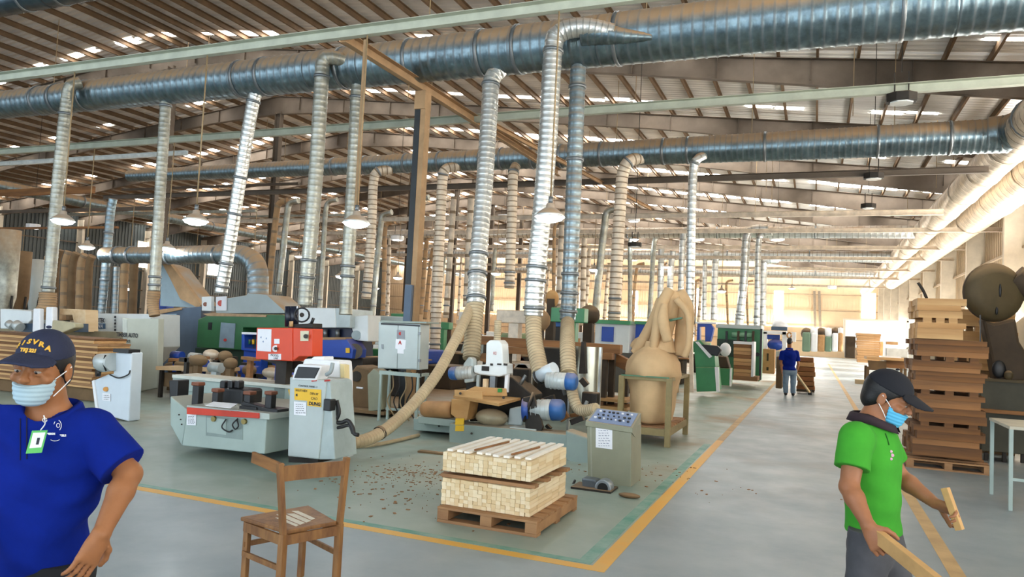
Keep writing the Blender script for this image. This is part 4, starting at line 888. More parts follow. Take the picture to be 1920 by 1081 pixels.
W_(ex([(302,492),(322,500),(376,572),(368,577),(300,573)],14.2,.6),'hopper_body',M('hopper_grey','8ea3ac',.5,0,.1,2,dust=1),hp_,.01)
W_(ex([(302,490),(320,496),(377,571),(372,577),(338,560),(318,520)],14.1,.12),'dusty_face',beige_dust,hp_)
# tall grey cabinet and white machine at left
tc_=TT('tall_grey_cabinet','tall plain grey cabinet with italic black lettering','cabinet',270,725,10.6)
W_(ex([(238,597),(297,597),(294,727),(246,736),(240,730)],10.6,.14),'cabinet_body',M('cabinet_beige_grey','b3b8aa',.5,0,.08,1.5),tc_,.01)
W_(ex([(229,595),(238,597),(240,730),(232,724)],10.65,.09),'cabinet_side',M('cabinet_side','c9cfc4',.5),tc_,.01)
tx('TIMBER AUTO',238,628,10.58,.115,inkm,tc_,sx=.8,bold=.003); tx('Project',234,638,10.58,.1,inkm,tc_,bold=.002)
wmx=TT('white_cnc_cabinet','white machine cabinet with small red logo and blue name plate','machine',200,640,11.6)
W_(ex([(163,587),(282,588),(282,650),(232,700),(160,700)],11.6,.8),'cabinet_body',white_mach,wmx,.015)
W_(ex([(167,597),(196,597),(196,603),(167,603)],11.58,.01),'name_band',paper,wmx); tx('GOODTEK',182,600,11.57,.13,inkm,wmx,sx=.72,bold=.004)
W_(ex([(172,606),(197,606),(197,616),(171,616)],11.58,.01),'blue_plate',M('plate_blue','3a5d80'),wmx); tx('NOVA',184,611,11.57,.13,whitem,wmx,sx=.8)
W_(MB().tube([pix(173+5*math.cos(t),591+4*math.sin(t),Y=11.57) for t in [k*.5 for k in range(13)]],.012,6),'red_emblem',redink,wmx)
for k in range(6): W_(bxp(214,592+k*6,216,596+k*6,11.57,.02),'indicator',(inkm,clampm)[k%2],wmx)
lc=TT('pedestal_machine','white pedestal machine with a grey motor and black cable at left','machine',212,790,7.75)
W_(ex([(214,661),(247,660),(241,790),(196,778),(180,770),(172,714),(200,702),(212,700)],7.75,.2),'pedestal',M('pedestal_white','cfdbe4',.35,0,.05,2),lc,.02)
W_(ex([(180,778),(236,792),(236,800),(185,790)],7.85,.25),'plinth',darkm,lc)
W_(MB().tube([pix(186,690,Y=7.7),pix(190,680,Y=7.7),pix(212,678,Y=7.7)],[.08,.14,.13],20),'motor_barrel',motor_grey,lc); W_(MB().tube([pix(198,665,Y=7.6),pix(193,680,Y=7.58),pix(199,695,Y=7.6)],.012,8),'motor_strap',blackm,lc)
W_(MB().cyl(pix(180,698,Y=7.65),pix(188,698,Y=7.7),.06,16),'black_disc',blackm,lc); W_(bxp(212,654,241,661,7.7,.2),'top_slot',blackm,lc)
W_(MB().tube(curve([pix(206,702,Y=7.7),pix(222,708,Y=7.7),pix(240,702,Y=7.72),pix(244,694,Y=7.75)],6),.01,8),'cable',rubber,lc)
W_(MB().cyl(pix(198,729,Y=7.72),pix(198,729,Y=7.75),.035,12),'gold_emblem',M('gold','b9884a',.4,.5),lc); W_(ex([(192,736),(207,738),(207,752),(192,750)],7.74,.004),'notice',paper,lc); sheet_marks(lc,193,738,13,12,7.738,3)
W_(ex([(172,714),(176,712),(184,772),(180,776)],7.73,.02),'edge',whitem,lc)
# cluttered machine at far left
cl=TT('router_machine','white router machine with grey motors behind the wood stack at far left','machine',60,620,10.2)
W_(ex([(0,578),(58,582),(58,600),(40,616),(0,616)],10.2,.5),'housing',white_mach,cl,.02); W_(MB().cyl(pix(30,608,Y=10.05),pix(38,614,Y=10.05),.1,16).cyl(pix(16,606,Y=10.0),pix(24,612,Y=10.0),.08,16),'grey_motor',motor_grey,cl)
W_(ex([(62,578),(74,578),(74,622),(60,622)],10.0,.1),'white_column',whitem,cl,.02); W_(ex([(86,575),(98,575),(98,620),(84,620)],10.05,.12),'white_column',whitem,cl,.02)
W_(ex([(40,606),(140,606),(140,622),(40,622)],10.2,.3),'dark_gap',navy,cl); W_(ex([(98,600),(140,606),(140,614),(112,625),(96,620)],10.0,.2),'curved_arm',M('arm_beige','b5ad8d',.6,0,.1,3),cl,.02)
W_(ex([(0,616),(230,622),(230,700),(0,700)],10.9,.3),'base_cabinet',M('base_beige','8f8468',.7,0,.2,3),cl)
W_(bxp(40,650,48,700,10.1,.1),'leg',darkm,cl)
W_(ex([(112,578),(160,580),(160,622),(140,612),(135,590),(112,590)],10.7,.3),'plywood_guard',wood,cl,.01)
# stacked planks behind the blue-capped man
pk=TT('plank_stack_frame','low dark trestle under the stack of planks at left','trestle',90,720,8.9); a=pix(-40,705,Y=8.9); b=pix(178,705,Y=8.9); W_(MB().bb(a.x,b.x,9.0,9.5,.0,a.z-.02),'trestle_panel',cloth_dark,pk,.02)
R=random.Random(3); z=a.z; top=pix(90,632,Y=8.9).z; k=0
while z<top:
    th=R.uniform(.032,.05); j=R.uniform(-.08,.06)
    pl=thing('plank','rough plank behind the blue-capped man, %s from the bottom of its stack'%(ORD[k] if k<20 else 'topmost'),'plank',((a.x+b.x)/2,9.2,z+th/2),0,'planks stacked behind the blue-capped man')
    MB().bb(-(b.x-a.x)/2,(b.x-a.x)/2+j,-.32,.32,-th/2+.002,th/2-.002).build('board',(crate_w,wood2,crate_w,crate_d)[k%4],pl); z+=th; k+=1
# brown column-like pipes bundle at left back
for i,(x,w) in enumerate(((105,16),(122,14),(136,16),(152,15),(167,12),(234,14),(252,14))):
    Y=15.0; drop('dusty brown upright pipe, %s from the left of the bundle beside the tall riser'%ORD[i],[pix(x+w*.5,468+3*i,Y=Y),pix(x,500,Y=Y),pix(x-4,600,Y=Y)],.12,beige_dust if i%2 else cloth_dark,.4,(),n=10,grp='brown upright pipes at the left')
# dim structures at the far left
R=random.Random(41)
for i,(x0_,x1_,y0_,y1_,Y) in enumerate(((0,175,352,372,20),(0,300,392,402,22),(130,480,398,406,24),(0,220,425,431,21),(230,560,352,360,27),(300,700,405,412,30))):
    t=TT('brown_beam','dusty brown horizontal beam at the back left, %s of its group going down'%ORD[i],'beam',(x0_+x1_)/2,(y0_+y1_)/2,Y,None,'brown beams at the back left'); A_=pix(x0_,(y0_+y1_)/2,Y=Y); B2=pix(x1_,(y0_+y1_)/2,Y=Y); B2.z=A_.z; h_=(y1_-y0_)/60*.8; W_(MB().bar(A_,B2,.15,h_),'beam_body',(wood3,steel_dusty,galv_dusty)[i%3],t)
for i,(x,w,ya_,yb_,Y) in enumerate(((8,.32,430,590,17),(36,.26,470,590,18),(62,.24,485,590,19),(86,.22,480,585,20.2))):
    t=TT('cyclone_separator','tall dusty cylinder of the dust collector, %s from the left edge'%ORD[i],'dust collector',x,yb_,Y,0,'dust collector cylinders at far left'); p=pix(x,ya_,Y=Y); q_=pix(x,yb_,Y=Y)
    MB().lathe([(0,p.z),(w,p.z-.02),(w,1.8),(w*.35,.9),(w*.3,.2),(0,.2)],n=18).build('cylinder',(galv_dusty,cloth_dark,grey_mach,galv_warm)[i],t)
    for a in (0,1,2): MB().bar((w*math.cos(a*2.1),w*math.sin(a*2.1),1.85),(w*math.cos(a*2.1),w*math.sin(a*2.1),0),.06,.06).build('support_leg',darkm,t)
# ---------------------------------------------------------------- people: one continuous surface from blended volumes
class Vol:
    def __init__(s,lo,hi,h):
        s.lo=np.array(lo,float); s.h=h; s.n=np.maximum(4,np.ceil((np.array(hi)-s.lo)/h).astype(int)+1); s.g=np.full(s.n,.2,np.float32)
    def _blk(s,lo,hi,m):
        a=np.clip(((np.array(lo)-m-s.lo)/s.h).astype(int),0,s.n); b=np.clip(((np.array(hi)+m-s.lo)/s.h).astype(int)+2,0,s.n)
        ax=[s.lo[i]+s.h*np.arange(a[i],b[i],dtype=np.float32) for i in range(3)]
        return tuple(slice(a[i],b[i]) for i in range(3)),np.meshgrid(*ax,indexing='ij',sparse=True)
    def _mix(s,sl,d,k):
        g=s.g[sl]
        if k>0: q=np.clip(.5+.5*(g-d)/k,0,1); s.g[sl]=g*(1-q)+d*q-k*q*(1-q)
        else: s.g[sl]=np.minimum(g,d)
    def cone(s,a,b,r0,r1,k=.015):
        a,b=np.array(a,float),np.array(b,float); R=max(r0,r1); sl,(X,Y,Z)=s._blk(np.minimum(a,b),np.maximum(a,b),R+k*2+.02)
        d=b-a; L=max(1e-9,d@d); t=np.clip(((X-a[0])*d[0]+(Y-a[1])*d[1]+(Z-a[2])*d[2])/L,0,1)
        s._mix(sl,np.sqrt((X-a[0]-t*d[0])**2+(Y-a[1]-t*d[1])**2+(Z-a[2]-t*d[2])**2)-(r0+(r1-r0)*t),k); return s
    def ell(s,c,r,M3=None,k=.015,sub=False):
        c,r=np.array(c,float),np.array(r,float); M3=np.eye(3) if M3 is None else np.array(M3); m=r.max()
        sl,(X,Y,Z)=s._blk(c-m,c+m,k*2+.02); X,Y,Z=X-c[0],Y-c[1],Z-c[2]
        u=[X*M3[0][i]+Y*M3[1][i]+Z*M3[2][i] for i in range(3)]
        k0=np.sqrt(sum((u[i]/r[i])**2 for i in range(3))); k1=np.sqrt(sum((u[i]/r[i]**2)**2 for i in range(3)))+1e-9
        d=k0*(k0-1)/k1
        if sub: s.g[sl]=np.maximum(s.g[sl],-d)
        else: s._mix(sl,d,k)
        return s
    def cut(s,p,n): # keep the side where (x-p).n<0
        X,Y,Z=np.meshgrid(*[s.lo[i]+s.h*np.arange(s.n[i],dtype=np.float32) for i in range(3)],indexing='ij',sparse=True)
        n=np.array(n,float)/np.linalg.norm(n); s.g=np.maximum(s.g,(X-p[0])*n[0]+(Y-p[1])*n[1]+(Z-p[2])*n[2]); return s
    def wrinkle(s,amp,f=(20,14,9)):
        X,Y,Z=np.meshgrid(*[s.lo[i]+s.h*np.arange(s.n[i],dtype=np.float32) for i in range(3)],indexing='ij',sparse=True)
        s.g=s.g+amp*(np.sin(X*f[0]+Z*f[1]*1.7+2*np.sin(Y*f[2]))+.6*np.sin(Y*f[0]*1.3-Z*f[1]*2.3+1+1.5*np.sin(X*f[2]*1.2))+.4*np.sin(Z*60+X*31+2*np.sin(Y*20))); return s
    def union(s,o): s.g=np.minimum(s.g,o.g); return s
    def mesh(s):
        g=s.g; ins=g<0
        c=[g[i:g.shape[0]-1+i,j:g.shape[1]-1+j,k:g.shape[2]-1+k] for i in(0,1) for j in(0,1) for k in(0,1)]
        cnt=sum((q<0).astype(np.int8) for q in c); act=(cnt>0)&(cnt<8); idx=np.argwhere(act); vid=np.full(act.shape,-1,np.int32); vid[act]=np.arange(len(idx))
        vals=np.stack([q[act] for q in c],1); corners=np.array([(i,j,k) for i in(0,1) for j in(0,1) for k in(0,1)],float)
        acc=np.zeros((len(idx),3)); w=np.zeros(len(idx))
        for a in range(8):
            for b in range(a+1,8):
                if np.abs(corners[a]-corners[b]).sum()==1:
                    va,vb=vals[:,a],vals[:,b]; m=(va<0)!=(vb<0); t=np.where(m,va/np.where(va-vb==0,1,va-vb),0)
                    acc+=np.where(m[:,None],corners[a]+(corners[b]-corners[a])*t[:,None],0); w+=m
        V=(idx+acc/w[:,None])*s.h+s.lo; F=[]
        for ax in range(3):
            sl0=[slice(None)]*3; sl1=[slice(None)]*3; sl0[ax]=slice(0,-1); sl1[ax]=slice(1,None)
            A=ins[tuple(sl0)]; B=ins[tuple(sl1)]; e=np.argwhere(A!=B); o1,o2=[i for i in range(3) if i!=ax]
            ok=(e[:,o1]>0)&(e[:,o2]>0)&(e[:,o1]<g.shape[o1]-1)&(e[:,o2]<g.shape[o2]-1); e=e[ok]
            def vv(d1,d2): q=e.copy(); q[:,o1]+=d1; q[:,o2]+=d2; return vid[q[:,0],q[:,1],q[:,2]]
            q=np.stack([vv(-1,-1),vv(0,-1),vv(0,0),vv(-1,0)],1); fl=A[tuple(e.T)]
            if ax==1: fl=~fl
            q[~fl]=q[~fl][:,::-1]; F.append(q)
        return V,np.concatenate(F)
    def obj(s,name,mat,root,smooth=2):
        V,F=s.mesh(); o0=off(root); V=V-np.array(o0); me=bpy.data.meshes.new(name)
        me.vertices.add(len(V)); me.vertices.foreach_set('co',V.astype(np.float32).ravel()); me.loops.add(F.size); me.loops.foreach_set('vertex_index',F.astype(np.int32).ravel())
        me.polygons.add(len(F)); me.polygons.foreach_set('loop_start',np.arange(0,F.size,4,dtype=np.int32)); me.polygons.foreach_set('loop_total',np.full(len(F),4,np.int32)); me.polygons.foreach_set('use_smooth',np.ones(len(F),bool))
        me.update(calc_edges=True); me.materials.append(mat); o=bpy.data.objects.new(name,me); COL.objects.link(o); o.parent=root
        if smooth: q=o.modifiers.new('s','SMOOTH'); q.iterations=smooth; q.factor=.5
        return o
def wp(x,y,d): return np.array(CP+(CF+CR*((x-960)/FPX)+CU*((540.5-y)/FPX))*d)
def frame(f,pitch=0,roll=0):
    f=np.array([f[0],f[1],0.]); f/=np.linalg.norm(f); u=np.array([0,0,1.]); l=np.cross(u,f)
    c,s_=math.cos(pitch),math.sin(pitch); f2=c*f-s_*u; u2=c*u+s_*f
    c,s_=math.cos(roll),math.sin(roll); return np.stack([c*l+s_*u2,f2,c*u2-s_*l],1)
def loc(c,Fm,x,y,z): return c+Fm@np.array([x,y,z])
def hand(v,wrist,palmc,nrm,side,curl,sc=1,spread=.0):
    """wrist->palm centre direction, nrm: palm facing; side +1: thumb along cross(dir,nrm)*side"""
    d=palmc-wrist; d=d/np.linalg.norm(d); nrm=nrm-d*(nrm@d); nrm/=np.linalg.norm(nrm); s_=np.cross(d,nrm)*side
    L=.085*sc
    for i,q in enumerate((-.030,-.010,.010,.029)):
        v.cone(wrist+s_*q*.55*sc,wrist+d*L+s_*q*sc,.0145*sc,.0115*sc,.012)
    v.ell(wrist+d*L*.5,(.036*sc,.045*sc,.017*sc),np.stack([s_,d,nrm],1),.01)
    lens=((.030,.020,.017),(.037,.024,.019),(.041,.027,.020),(.037,.024,.019))
    for i,q in enumerate((-.031,-.0105,.0105,.031)):
        p=wrist+d*L+s_*q*sc; a=curl[i]*.5; dd=d+s_*q*spread*8; dd/=np.linalg.norm(dd); ln=(lens[0],lens[1],lens[2],lens[3])[i]
        for j,l in enumerate(ln):
            e=p+(dd*math.cos(a)+nrm*math.sin(a))*l*sc; v.cone(p,e,(.0088-.0009*j)*sc,(.0082-.0009*j)*sc,.003); p=e; a+=curl[i]*(.8 if j==0 else .6)
    t=wrist+s_*.028*sc+d*.02*sc; 
    for j,(l,m) in enumerate(((.035,(.75,.55,.35)),(.03,(.35,.8,.6)),(.024,(.1,.8,.75)))):
        q=s_*m[0]+d*m[1]+nrm*m[2]*curl[4]; q/=np.linalg.norm(q); e=t+q*l*sc; v.cone(t,e,(.0125-.001*j)*sc,(.011-.0012*j)*sc,.006); t=e
skin=M('skin_tan','99653f',.5,0,.08,12,spec=.4,bump=.05,bscale=120); skin2=M('skin_light_tan','9a6645',.5,0,.08,12,spec=.4,bump=.05,bscale=120)
hairm=M('black_hair','0d0b0a',.5,0,.3,60,bump=.15,bscale=200); shoem=M('dark_shoe','1b1a1c',.5)
def person(name,label,root_xy,Fm,Hm,J,cols,h=.005,gender=1,hands=None,opts=None):
    opts=opts or {}; root=thing(name,label,'person',(root_xy[0],root_xy[1],0))
    pts=np.array([J[k] for k in J]); lo,hi=pts.min(0)-.2,pts.max(0)+.2; lo[2]=-.02
    v=Vol(lo,hi,h); hc=J['head']; 
    # head and face
    v.ell(loc(hc,Hm,0,-.012,.025),(.070,.093,.087),Hm,.0); v.ell(loc(hc,Hm,0,.022,-.045),(.054,.064,.066),Hm,.03); v.ell(loc(hc,Hm,0,.05,-.085),(.028,.028,.022),Hm,.02)
    v.ell(loc(hc,Hm,0,.072,.012),(.055,.016,.013),Hm,.015); v.cone(loc(hc,Hm,0,.082,.005),loc(hc,Hm,0,.102,-.028),.008,.012,.008); v.ell(loc(hc,Hm,0,.095,-.032),(.018,.012,.009),Hm,.006)
    for s_ in(-1,1):
        v.ell(loc(hc,Hm,s_*.030,.088,-.003),(.018,.016,.012),Hm,sub=True); v.ell(loc(hc,Hm,s_*.03,.072,-.004),(.0135,.0125,.012),Hm,.003); v.ell(loc(hc,Hm,s_*.03,.0745,.0045),(.0165,.0135,.0075),Hm,.002); v.ell(loc(hc,Hm,s_*.03,.0735,-.0125),(.0155,.0125,.006),Hm,.002)
        v.ell(loc(hc,Hm,s_*.046,.055,-.028),(.018,.022,.018),Hm,.012)
        v.ell(loc(hc,Hm,s_*.077,-.012,-.012),(.009,.019,.032),Hm,.006); v.ell(loc(hc,Hm,s_*.088,-.006,-.010),(.006,.010,.020),Hm,sub=True)
    v.ell(loc(hc,Hm,0,.085,-.062),(.024,.011,.006),Hm,.004); v.ell(loc(hc,Hm,0,.084,-.071),(.020,.011,.007),Hm,.004)
    nb=J['neck']; v.cone(loc(hc,Hm,0,-.02,-.05),nb,.056,.060,.02)
    ls,rs,pe=J['ls'],J['rs'],J['pelvis']; ch=nb*.72+pe*.28; wa=nb*.38+pe*.62
    gs=opts.get('girth',1)
    v.cone(ls,rs,.055,.055,.03); v.ell(ch,(.155*gs,.10*gs,.16),Fm,.04); v.ell(wa,(.14*gs,.10*gs,.16),Fm,.05); v.ell(pe,(.155*gs,.105*gs,.12),Fm,.05); v.cone(nb,ch,.06,.1,.03)
    for a in 'lr':
        sh,el,wr=J[a+'s'],J[a+'e'],J[a+'w']; v.cone(sh,el,.05,.039,.03); v.ell(el,(.038,.038,.038),None,.01); m_=el*.7+wr*.3; v.cone(el,m_,.039,.041,.012); v.cone(m_,wr,.041,.026,.012)
        pal,nrm,sd,curl=hands[a]; hand(v,wr,pal,np.array(nrm,float),sd,curl,opts.get('hand',1))
    for a in 'lr':
        v.cone(J[a+'h']-np.array([0,0,.07]),J[a+'k'],.068,.055,.03); v.cone(J[a+'k'],J[a+'a'],.055,.04,.02); f0=J[a+'a'].copy(); f0[2]=.04; v.cone(f0,f0+Fm[:,1]*.15,.038,.03,.01)
    v.obj('body',cols['skin'],root)
    # shirt
    S=Vol(lo,hi,h); w=.02; S.cone(ls,rs,.064,.064,.03); S.ell(ch,(.165*gs+w,.115*gs+w,.18),Fm,.05); S.ell(wa,(.155*gs+w,.112*gs+w,.17),Fm,.06); S.ell(pe,(.165*gs+w,.118*gs+w,.15),Fm,.06); S.cone(nb-Fm[:,2]*.01,ch,.062,.11,.04)
    S.wrinkle(opts.get('wr',.0032),(15,11,7)); hz=opts['hem']; S.cut((0,0,hz),(0,0,-1)); S.cut(nb+np.array([0,0,.022]),(Fm[:,1]*-.35+np.array([0,0,1])))
    for a in 'lr':
        sh,el=J[a+'s'],J[a+'e']; T=Vol(lo,hi,h); q=opts.get('sleeve',.72); T.cone(sh,sh+(el-sh)*(q+.15),.074,opts.get('cuff',.078),.0); T.wrinkle(.002); T.cut(sh+(el-sh)*q,el-sh); 
        m=np.maximum(.03-np.abs(S.g-T.g),0)/.03; S.g=np.minimum(S.g,T.g)-m*m*m*.03/6
    # open neck
    S.ell(nb+np.array([0,0,.05])+Fm[:,1]*.055,(.05,.06,.085),Fm,sub=True)
    so=S.obj('shirt',cols['shirt'],root)
    # collar
    cl=MB(); n=26; ring=[]
    for i in range(n+1):
        t=math.radians(60)+ (i/n)*math.radians(300-0); ring.append(nb+Fm[:,0]*.074*math.cos(t+math.radians(0))*1+Fm[:,1]*.078*math.sin(t)+np.array([0,0,.028+.012*(-math.sin(t))]))
    ring=[nb+Fm[:,0]*.080*math.sin(t)+Fm[:,1]*(.098 if math.cos(t)>0 else .08)*math.cos(t)+np.array([0,0,.034-.040*max(0,math.cos(t))]) for t in [math.radians(22+316*i/n) for i in range(n+1)]]
    vs=[]; 
    for p in ring:
        o_=(p-nb); o_[2]=0; o_/=np.linalg.norm(o_); vs+=[p+np.array([0,0,.018]),p+o_*.012+np.array([0,0,.012]),p+o_*.026+np.array([0,0,-.022]),p+o_*.02+np.array([0,0,-.022])]
    cl.add([tuple(x) for x in vs],[(4*i+j,4*i+(j+1)%4,4*i+4+(j+1)%4,4*i+4+j) for i in range(n) for j in range(4)],True); W_(cl,'collar',cols.get('collar',cols['shirt']),so)
    # trousers
    Tr=Vol(lo,hi,h); Tr.ell(pe+np.array([0,0,-.03]),(.16*gs+.01,.115*gs+.01,.13),Fm,.04)
    for a in 'lr': 
        Tr.cone(J[a+'h'],J[a+'k'],.098,.075,.04); Tr.cone(J[a+'k'],J[a+'a'],.075,.07,.03)
    Tr.wrinkle(.003,(16,11,8)); Tr.cut((0,0,hz+.03),(0,0,1)); Tr.cut((0,0,.07),(0,0,-1)); Tr.obj('trousers',cols['trousers'],root)
    for a in 'lr':
        f0=J[a+'a'].copy(); f0[2]=.045; sv_=Vol(f0-.25,f0+.25,h); sv_.cone(f0-Fm[:,1]*.03,f0+Fm[:,1]*.16,.05,.042,.01); sv_.cut((0,0,0.002),(0,0,-1)); sv_.cut((0,0,.1),(0,0,1)); sv_.obj('shoe',shoem,root)
    # hair
    Hh=Vol(hc-.2,hc+.2,h); Hh.ell(loc(hc,Hm,0,-.02,.026),(.077,.098,.093),Hm,0); Hh.ell(loc(hc,Hm,0,-.055,-.03),(.064,.055,.055),Hm,.02); Hh.ell(loc(hc,Hm,0,.06,-.045),(.09,.075,.085),Hm,sub=True); Hh.ell(loc(hc,Hm,0,.1,.0),(.07,.07,.05),Hm,sub=True)
    Hh.obj('hair',hairm,root)
    for s_ in (-1,1):
        if opts.get('face',1):
            e=MB(); e.ell(Vector(loc(hc,Hm,s_*.03,.0755,-.004)),(.0125,.0118,.0075),12,8,Matrix(Hm.tolist())); eo=W_(e,'eye',M('eye_white','a89c90',.3),root)
            W_(MB().ell(Vector(loc(hc,Hm,s_*.029,.084,-.0055)),(.0052,.004,.0052),10,6,Matrix(Hm.tolist())),'iris',M('iris_dark','1c110c',.2),eo)
            W_(MB().tube([Vector(loc(hc,Hm,s_*.014,.091,.014)),Vector(loc(hc,Hm,s_*.03,.089,.018)),Vector(loc(hc,Hm,s_*.047,.074,.013))],[.003,.004,.002],8),'eyebrow',hairm,root)
    return root,so
def cap(root,hc,Hm,mat,DR=.3,h=.004):
    C=Vol(hc-.26,hc+.26,h); C.ell(loc(hc,Hm,0,-.012,.032),(.079,.104,.093),Hm,0); C.cut(loc(hc,Hm,0,0,.036),-(Hm[:,2]+Hm[:,1]*.12)); co=C.obj('cap_crown',mat,root)
    C=Vol(hc-.26,hc+.26,h)
    X,Y,Z=np.meshgrid(*[C.lo[i]+C.h*np.arange(C.n[i]) for i in range(3)],indexing='ij'); P_=np.stack([X-hc[0],Y-hc[1],Z-hc[2]],-1)@Hm; x,y,z=P_[...,0],P_[...,1],P_[...,2]
    zz=.052-1.0*(np.clip(y,0,1)-.08)*DR-x*x*5.0; shape=np.sqrt((x/.078)**2+((y-.085)/.098)**2)-1
    C.g=np.maximum(np.maximum(np.abs(z-zz)-.0045,shape*.08),.06-y).astype(np.float32); C.obj('cap_brim',mat,root)
    W_(MB().ell(Vector(loc(hc,Hm,0,-.012,.131)),(.009,.009,.005),10,6),'cap_button',mat,co)
    return co
def mask(root,hc,Hm,mat,h=.003):
    C=Vol(hc-.16,hc+.16,h); C.ell(loc(hc,Hm,0,.026,-.046),(.062,.073,.073),Hm,.0); C.ell(loc(hc,Hm,0,.09,-.026),(.022,.022,.02),Hm,.03); C.ell(loc(hc,Hm,0,.055,-.09),(.038,.034,.026),Hm,.03)
    C.ell(loc(hc,Hm,0,.018,-.046),(.056,.068,.068),Hm,sub=True)
    for p,n in ((loc(hc,Hm,0,0,-.024),Hm[:,2]+Hm[:,1]*.25),(loc(hc,Hm,0,.022,0),-Hm[:,1]-Hm[:,2]*.1),(loc(hc,Hm,0,0,-.118),-Hm[:,2])): C.cut(p,n)
    X,Y,Z=np.meshgrid(*[C.lo[i]+C.h*np.arange(C.n[i]) for i in range(3)],indexing='ij',sparse=True)
    q=(X-hc[0])*Hm[0,2]+(Y-hc[1])*Hm[1,2]+(Z-hc[2])*Hm[2,2]; C.g=C.g+.0012*np.sin(q*420)
    mo=C.obj('face_mask',mat,root,1)
    for s_ in(-1,1):
        for za,zb in ((-.03,.008),(-.085,-.034)):
            P_=[Vector(loc(hc,Hm,s_*.060,.032,za)),Vector(loc(hc,Hm,s_*.0745,.012,(za+zb)/2)),Vector(loc(hc,Hm,s_*.084,-.014,zb))]; W_(MB().tube(curve(P_,5),.0018,6),'ear_loop',whitem,mo)
    return mo
# ---- man in the blue polo
f1=(.47,-.88); F1=frame(f1,.08); H1=frame((.43,-.9),.05,-.05)
b=wp(70,1000,2.42); rt=(b[0],b[1])
J1={'head':wp(80,688,2.40),'neck':wp(94,782,2.46),'pelvis':wp(60,1030,2.44),'ls':wp(170,806,2.47),'rs':wp(-25,795,2.40),'le':wp(242,888,2.44),'lw':wp(190,1000,2.28),'re':wp(-80,930,2.35),'rw':wp(-60,1040,2.2)}
g_=b.copy(); g_[2]=0; L1=F1[:,0].copy(); L1[2]=0
for a,s_ in (('l',1),('r',-1)):
    q=g_+L1*.09*s_; J1[a+'h']=q+np.array([0,0,.78]); J1[a+'k']=q+np.array([0,0,.43])+F1[:,1]*.02; J1[a+'a']=q+np.array([0,0,.08])
navy_c=M('navy_cap_cloth','1b2440',.8,0,.12,8,bump=.2,bscale=90); blue_c=M('royal_blue_polo',(.001,.014,.21),.95,0,.1,6,bump=1.,bscale=9,spec=.2); blk_tr=M('black_trousers','15161a',.9,0,.1,6)
hd1=wp(166,1045,2.25)-J1['lw']
m1,s1=person('person','man in a royal blue polo, navy cap and pale mask, hand on his hip',rt,F1,H1,J1,{'skin':skin,'shirt':blue_c,'trousers':blk_tr},.0045,1,
  {'l':(J1['lw']+hd1/np.linalg.norm(hd1)*.08,np.array(-np.array(CR))*.9+np.array(CF)*.5,1,(.5,.5,.45,.4,.5)),'r':(J1['rw']+np.array([0,0,-.08]),np.array(CR),-1,(.4,.4,.4,.4,.4))},{'hem':wp(60,1062,2.42)[2],'girth':1.0,'wr':.0085,'sleeve':.84,'cuff':.082,'hand':.98})
co=cap(m1,J1['head'],H1,navy_c,.2); mask(m1,J1['head'],H1,M('pale_blue_mask','a9c3ce',.85,0,.04,8))
def hit(o,px,py,e=.003):
    d=(CF+CR*((px-960)/FPX)+CU*((540.5-py)/FPX)).normalized(); ok,l,n,_=o.ray_cast(CP-off(o),d); return (l+off(o)-d*e) if ok else None
def onhead(s,x,z,size,mat,root,hc,Hm,rot=0,rr=(.089,.111,.098),cc=(-.012,.032)):
    """flat embroidered letters set tangent to the cap front"""
    yy=math.sqrt(max(0,1-(x/rr[0])**2-((z-cc[1])/rr[2])**2))*rr[1]+cc[0]; n=Vector((x/rr[0]**2,(yy-cc[0])/rr[1]**2,(z-cc[1])/rr[2]**2)).normalized()
    HM=Matrix(Hm.tolist()); up=Vector((0,0,1)); xx=up.cross(n).normalized(); uy=n.cross(xx); R3=HM@Matrix((xx,uy,n)).transposed()@rotm(0,0,rot)
    nw=HM@n; xx=(HM@up).cross(nw).normalized(); uy=nw.cross(xx); R3=Matrix((xx,uy,nw)).transposed()@rotm(0,0,rot)
    p=Vector(loc(hc,Hm,x,yy,z))+nw*.0015-off(root); return text(s,size,mat,root,p,R3.to_euler(),'embroidery',bold=.0012)
goldm=M('gold_thread','d9a93a',.6)
arc='FISVRA'; 
for i,chh in enumerate('FISVRA'):
    t=(i-2.5)/2.5; onhead(chh,t*.045,.088-.018*t*t,.024,goldm,co,J1['head'],H1,rot=-t*.35,rr=(.079,.104,.093))
onhead('TKJ 221',0,.062,.015,goldm,co,J1['head'],H1,rr=(.079,.104,.093))
# name badge and clip
bd=thing('name_badge','green and white name badge hanging on a clip from the blue polo','badge',Vector(wp(68,822,2.29))); o_=off(bd)
def bq(pts,dep,mat,name,root=bd,t=.002):
    P_=[Vector(wp(a,b_,dep)) for a,b_ in pts]; return W_(MB().add([p for p in P_]+[p+CF*t for p in P_],[tuple(range(len(P_)))[::-1]+() ,tuple(range(len(P_),2*len(P_)))]+[(i,(i+1)%len(P_),(i+1)%len(P_)+len(P_),i+len(P_)) for i in range(len(P_))]),name,mat,root)
bq([(60,807),(89,806),(78,848),(48,850)],2.285,M('badge_green','5cb85c'),'badge_holder'); bq([(62,811),(85,810),(77,838),(55,840)],2.284,paper,'badge_card'); bq([(70,820),(75,820),(72,833),(67,833)],2.283,inkm,'badge_print',t=.0006)
W_(MB().tube(curve([Vector(wp(76,806,2.285)),Vector(wp(84,795,2.28)),Vector(wp(84,786,2.27)),Vector(wp(82,778,2.27))],5),.0018,6),'badge_strap',whitem,bd)
W_(MB().tube([Vector(wp(84+4*math.cos(t),787+4*math.sin(t),2.272)) for t in [k*.5 for k in range(13)]],.0014,6),'badge_reel',galv_bright,bd)
bpy.context.view_layer.update()
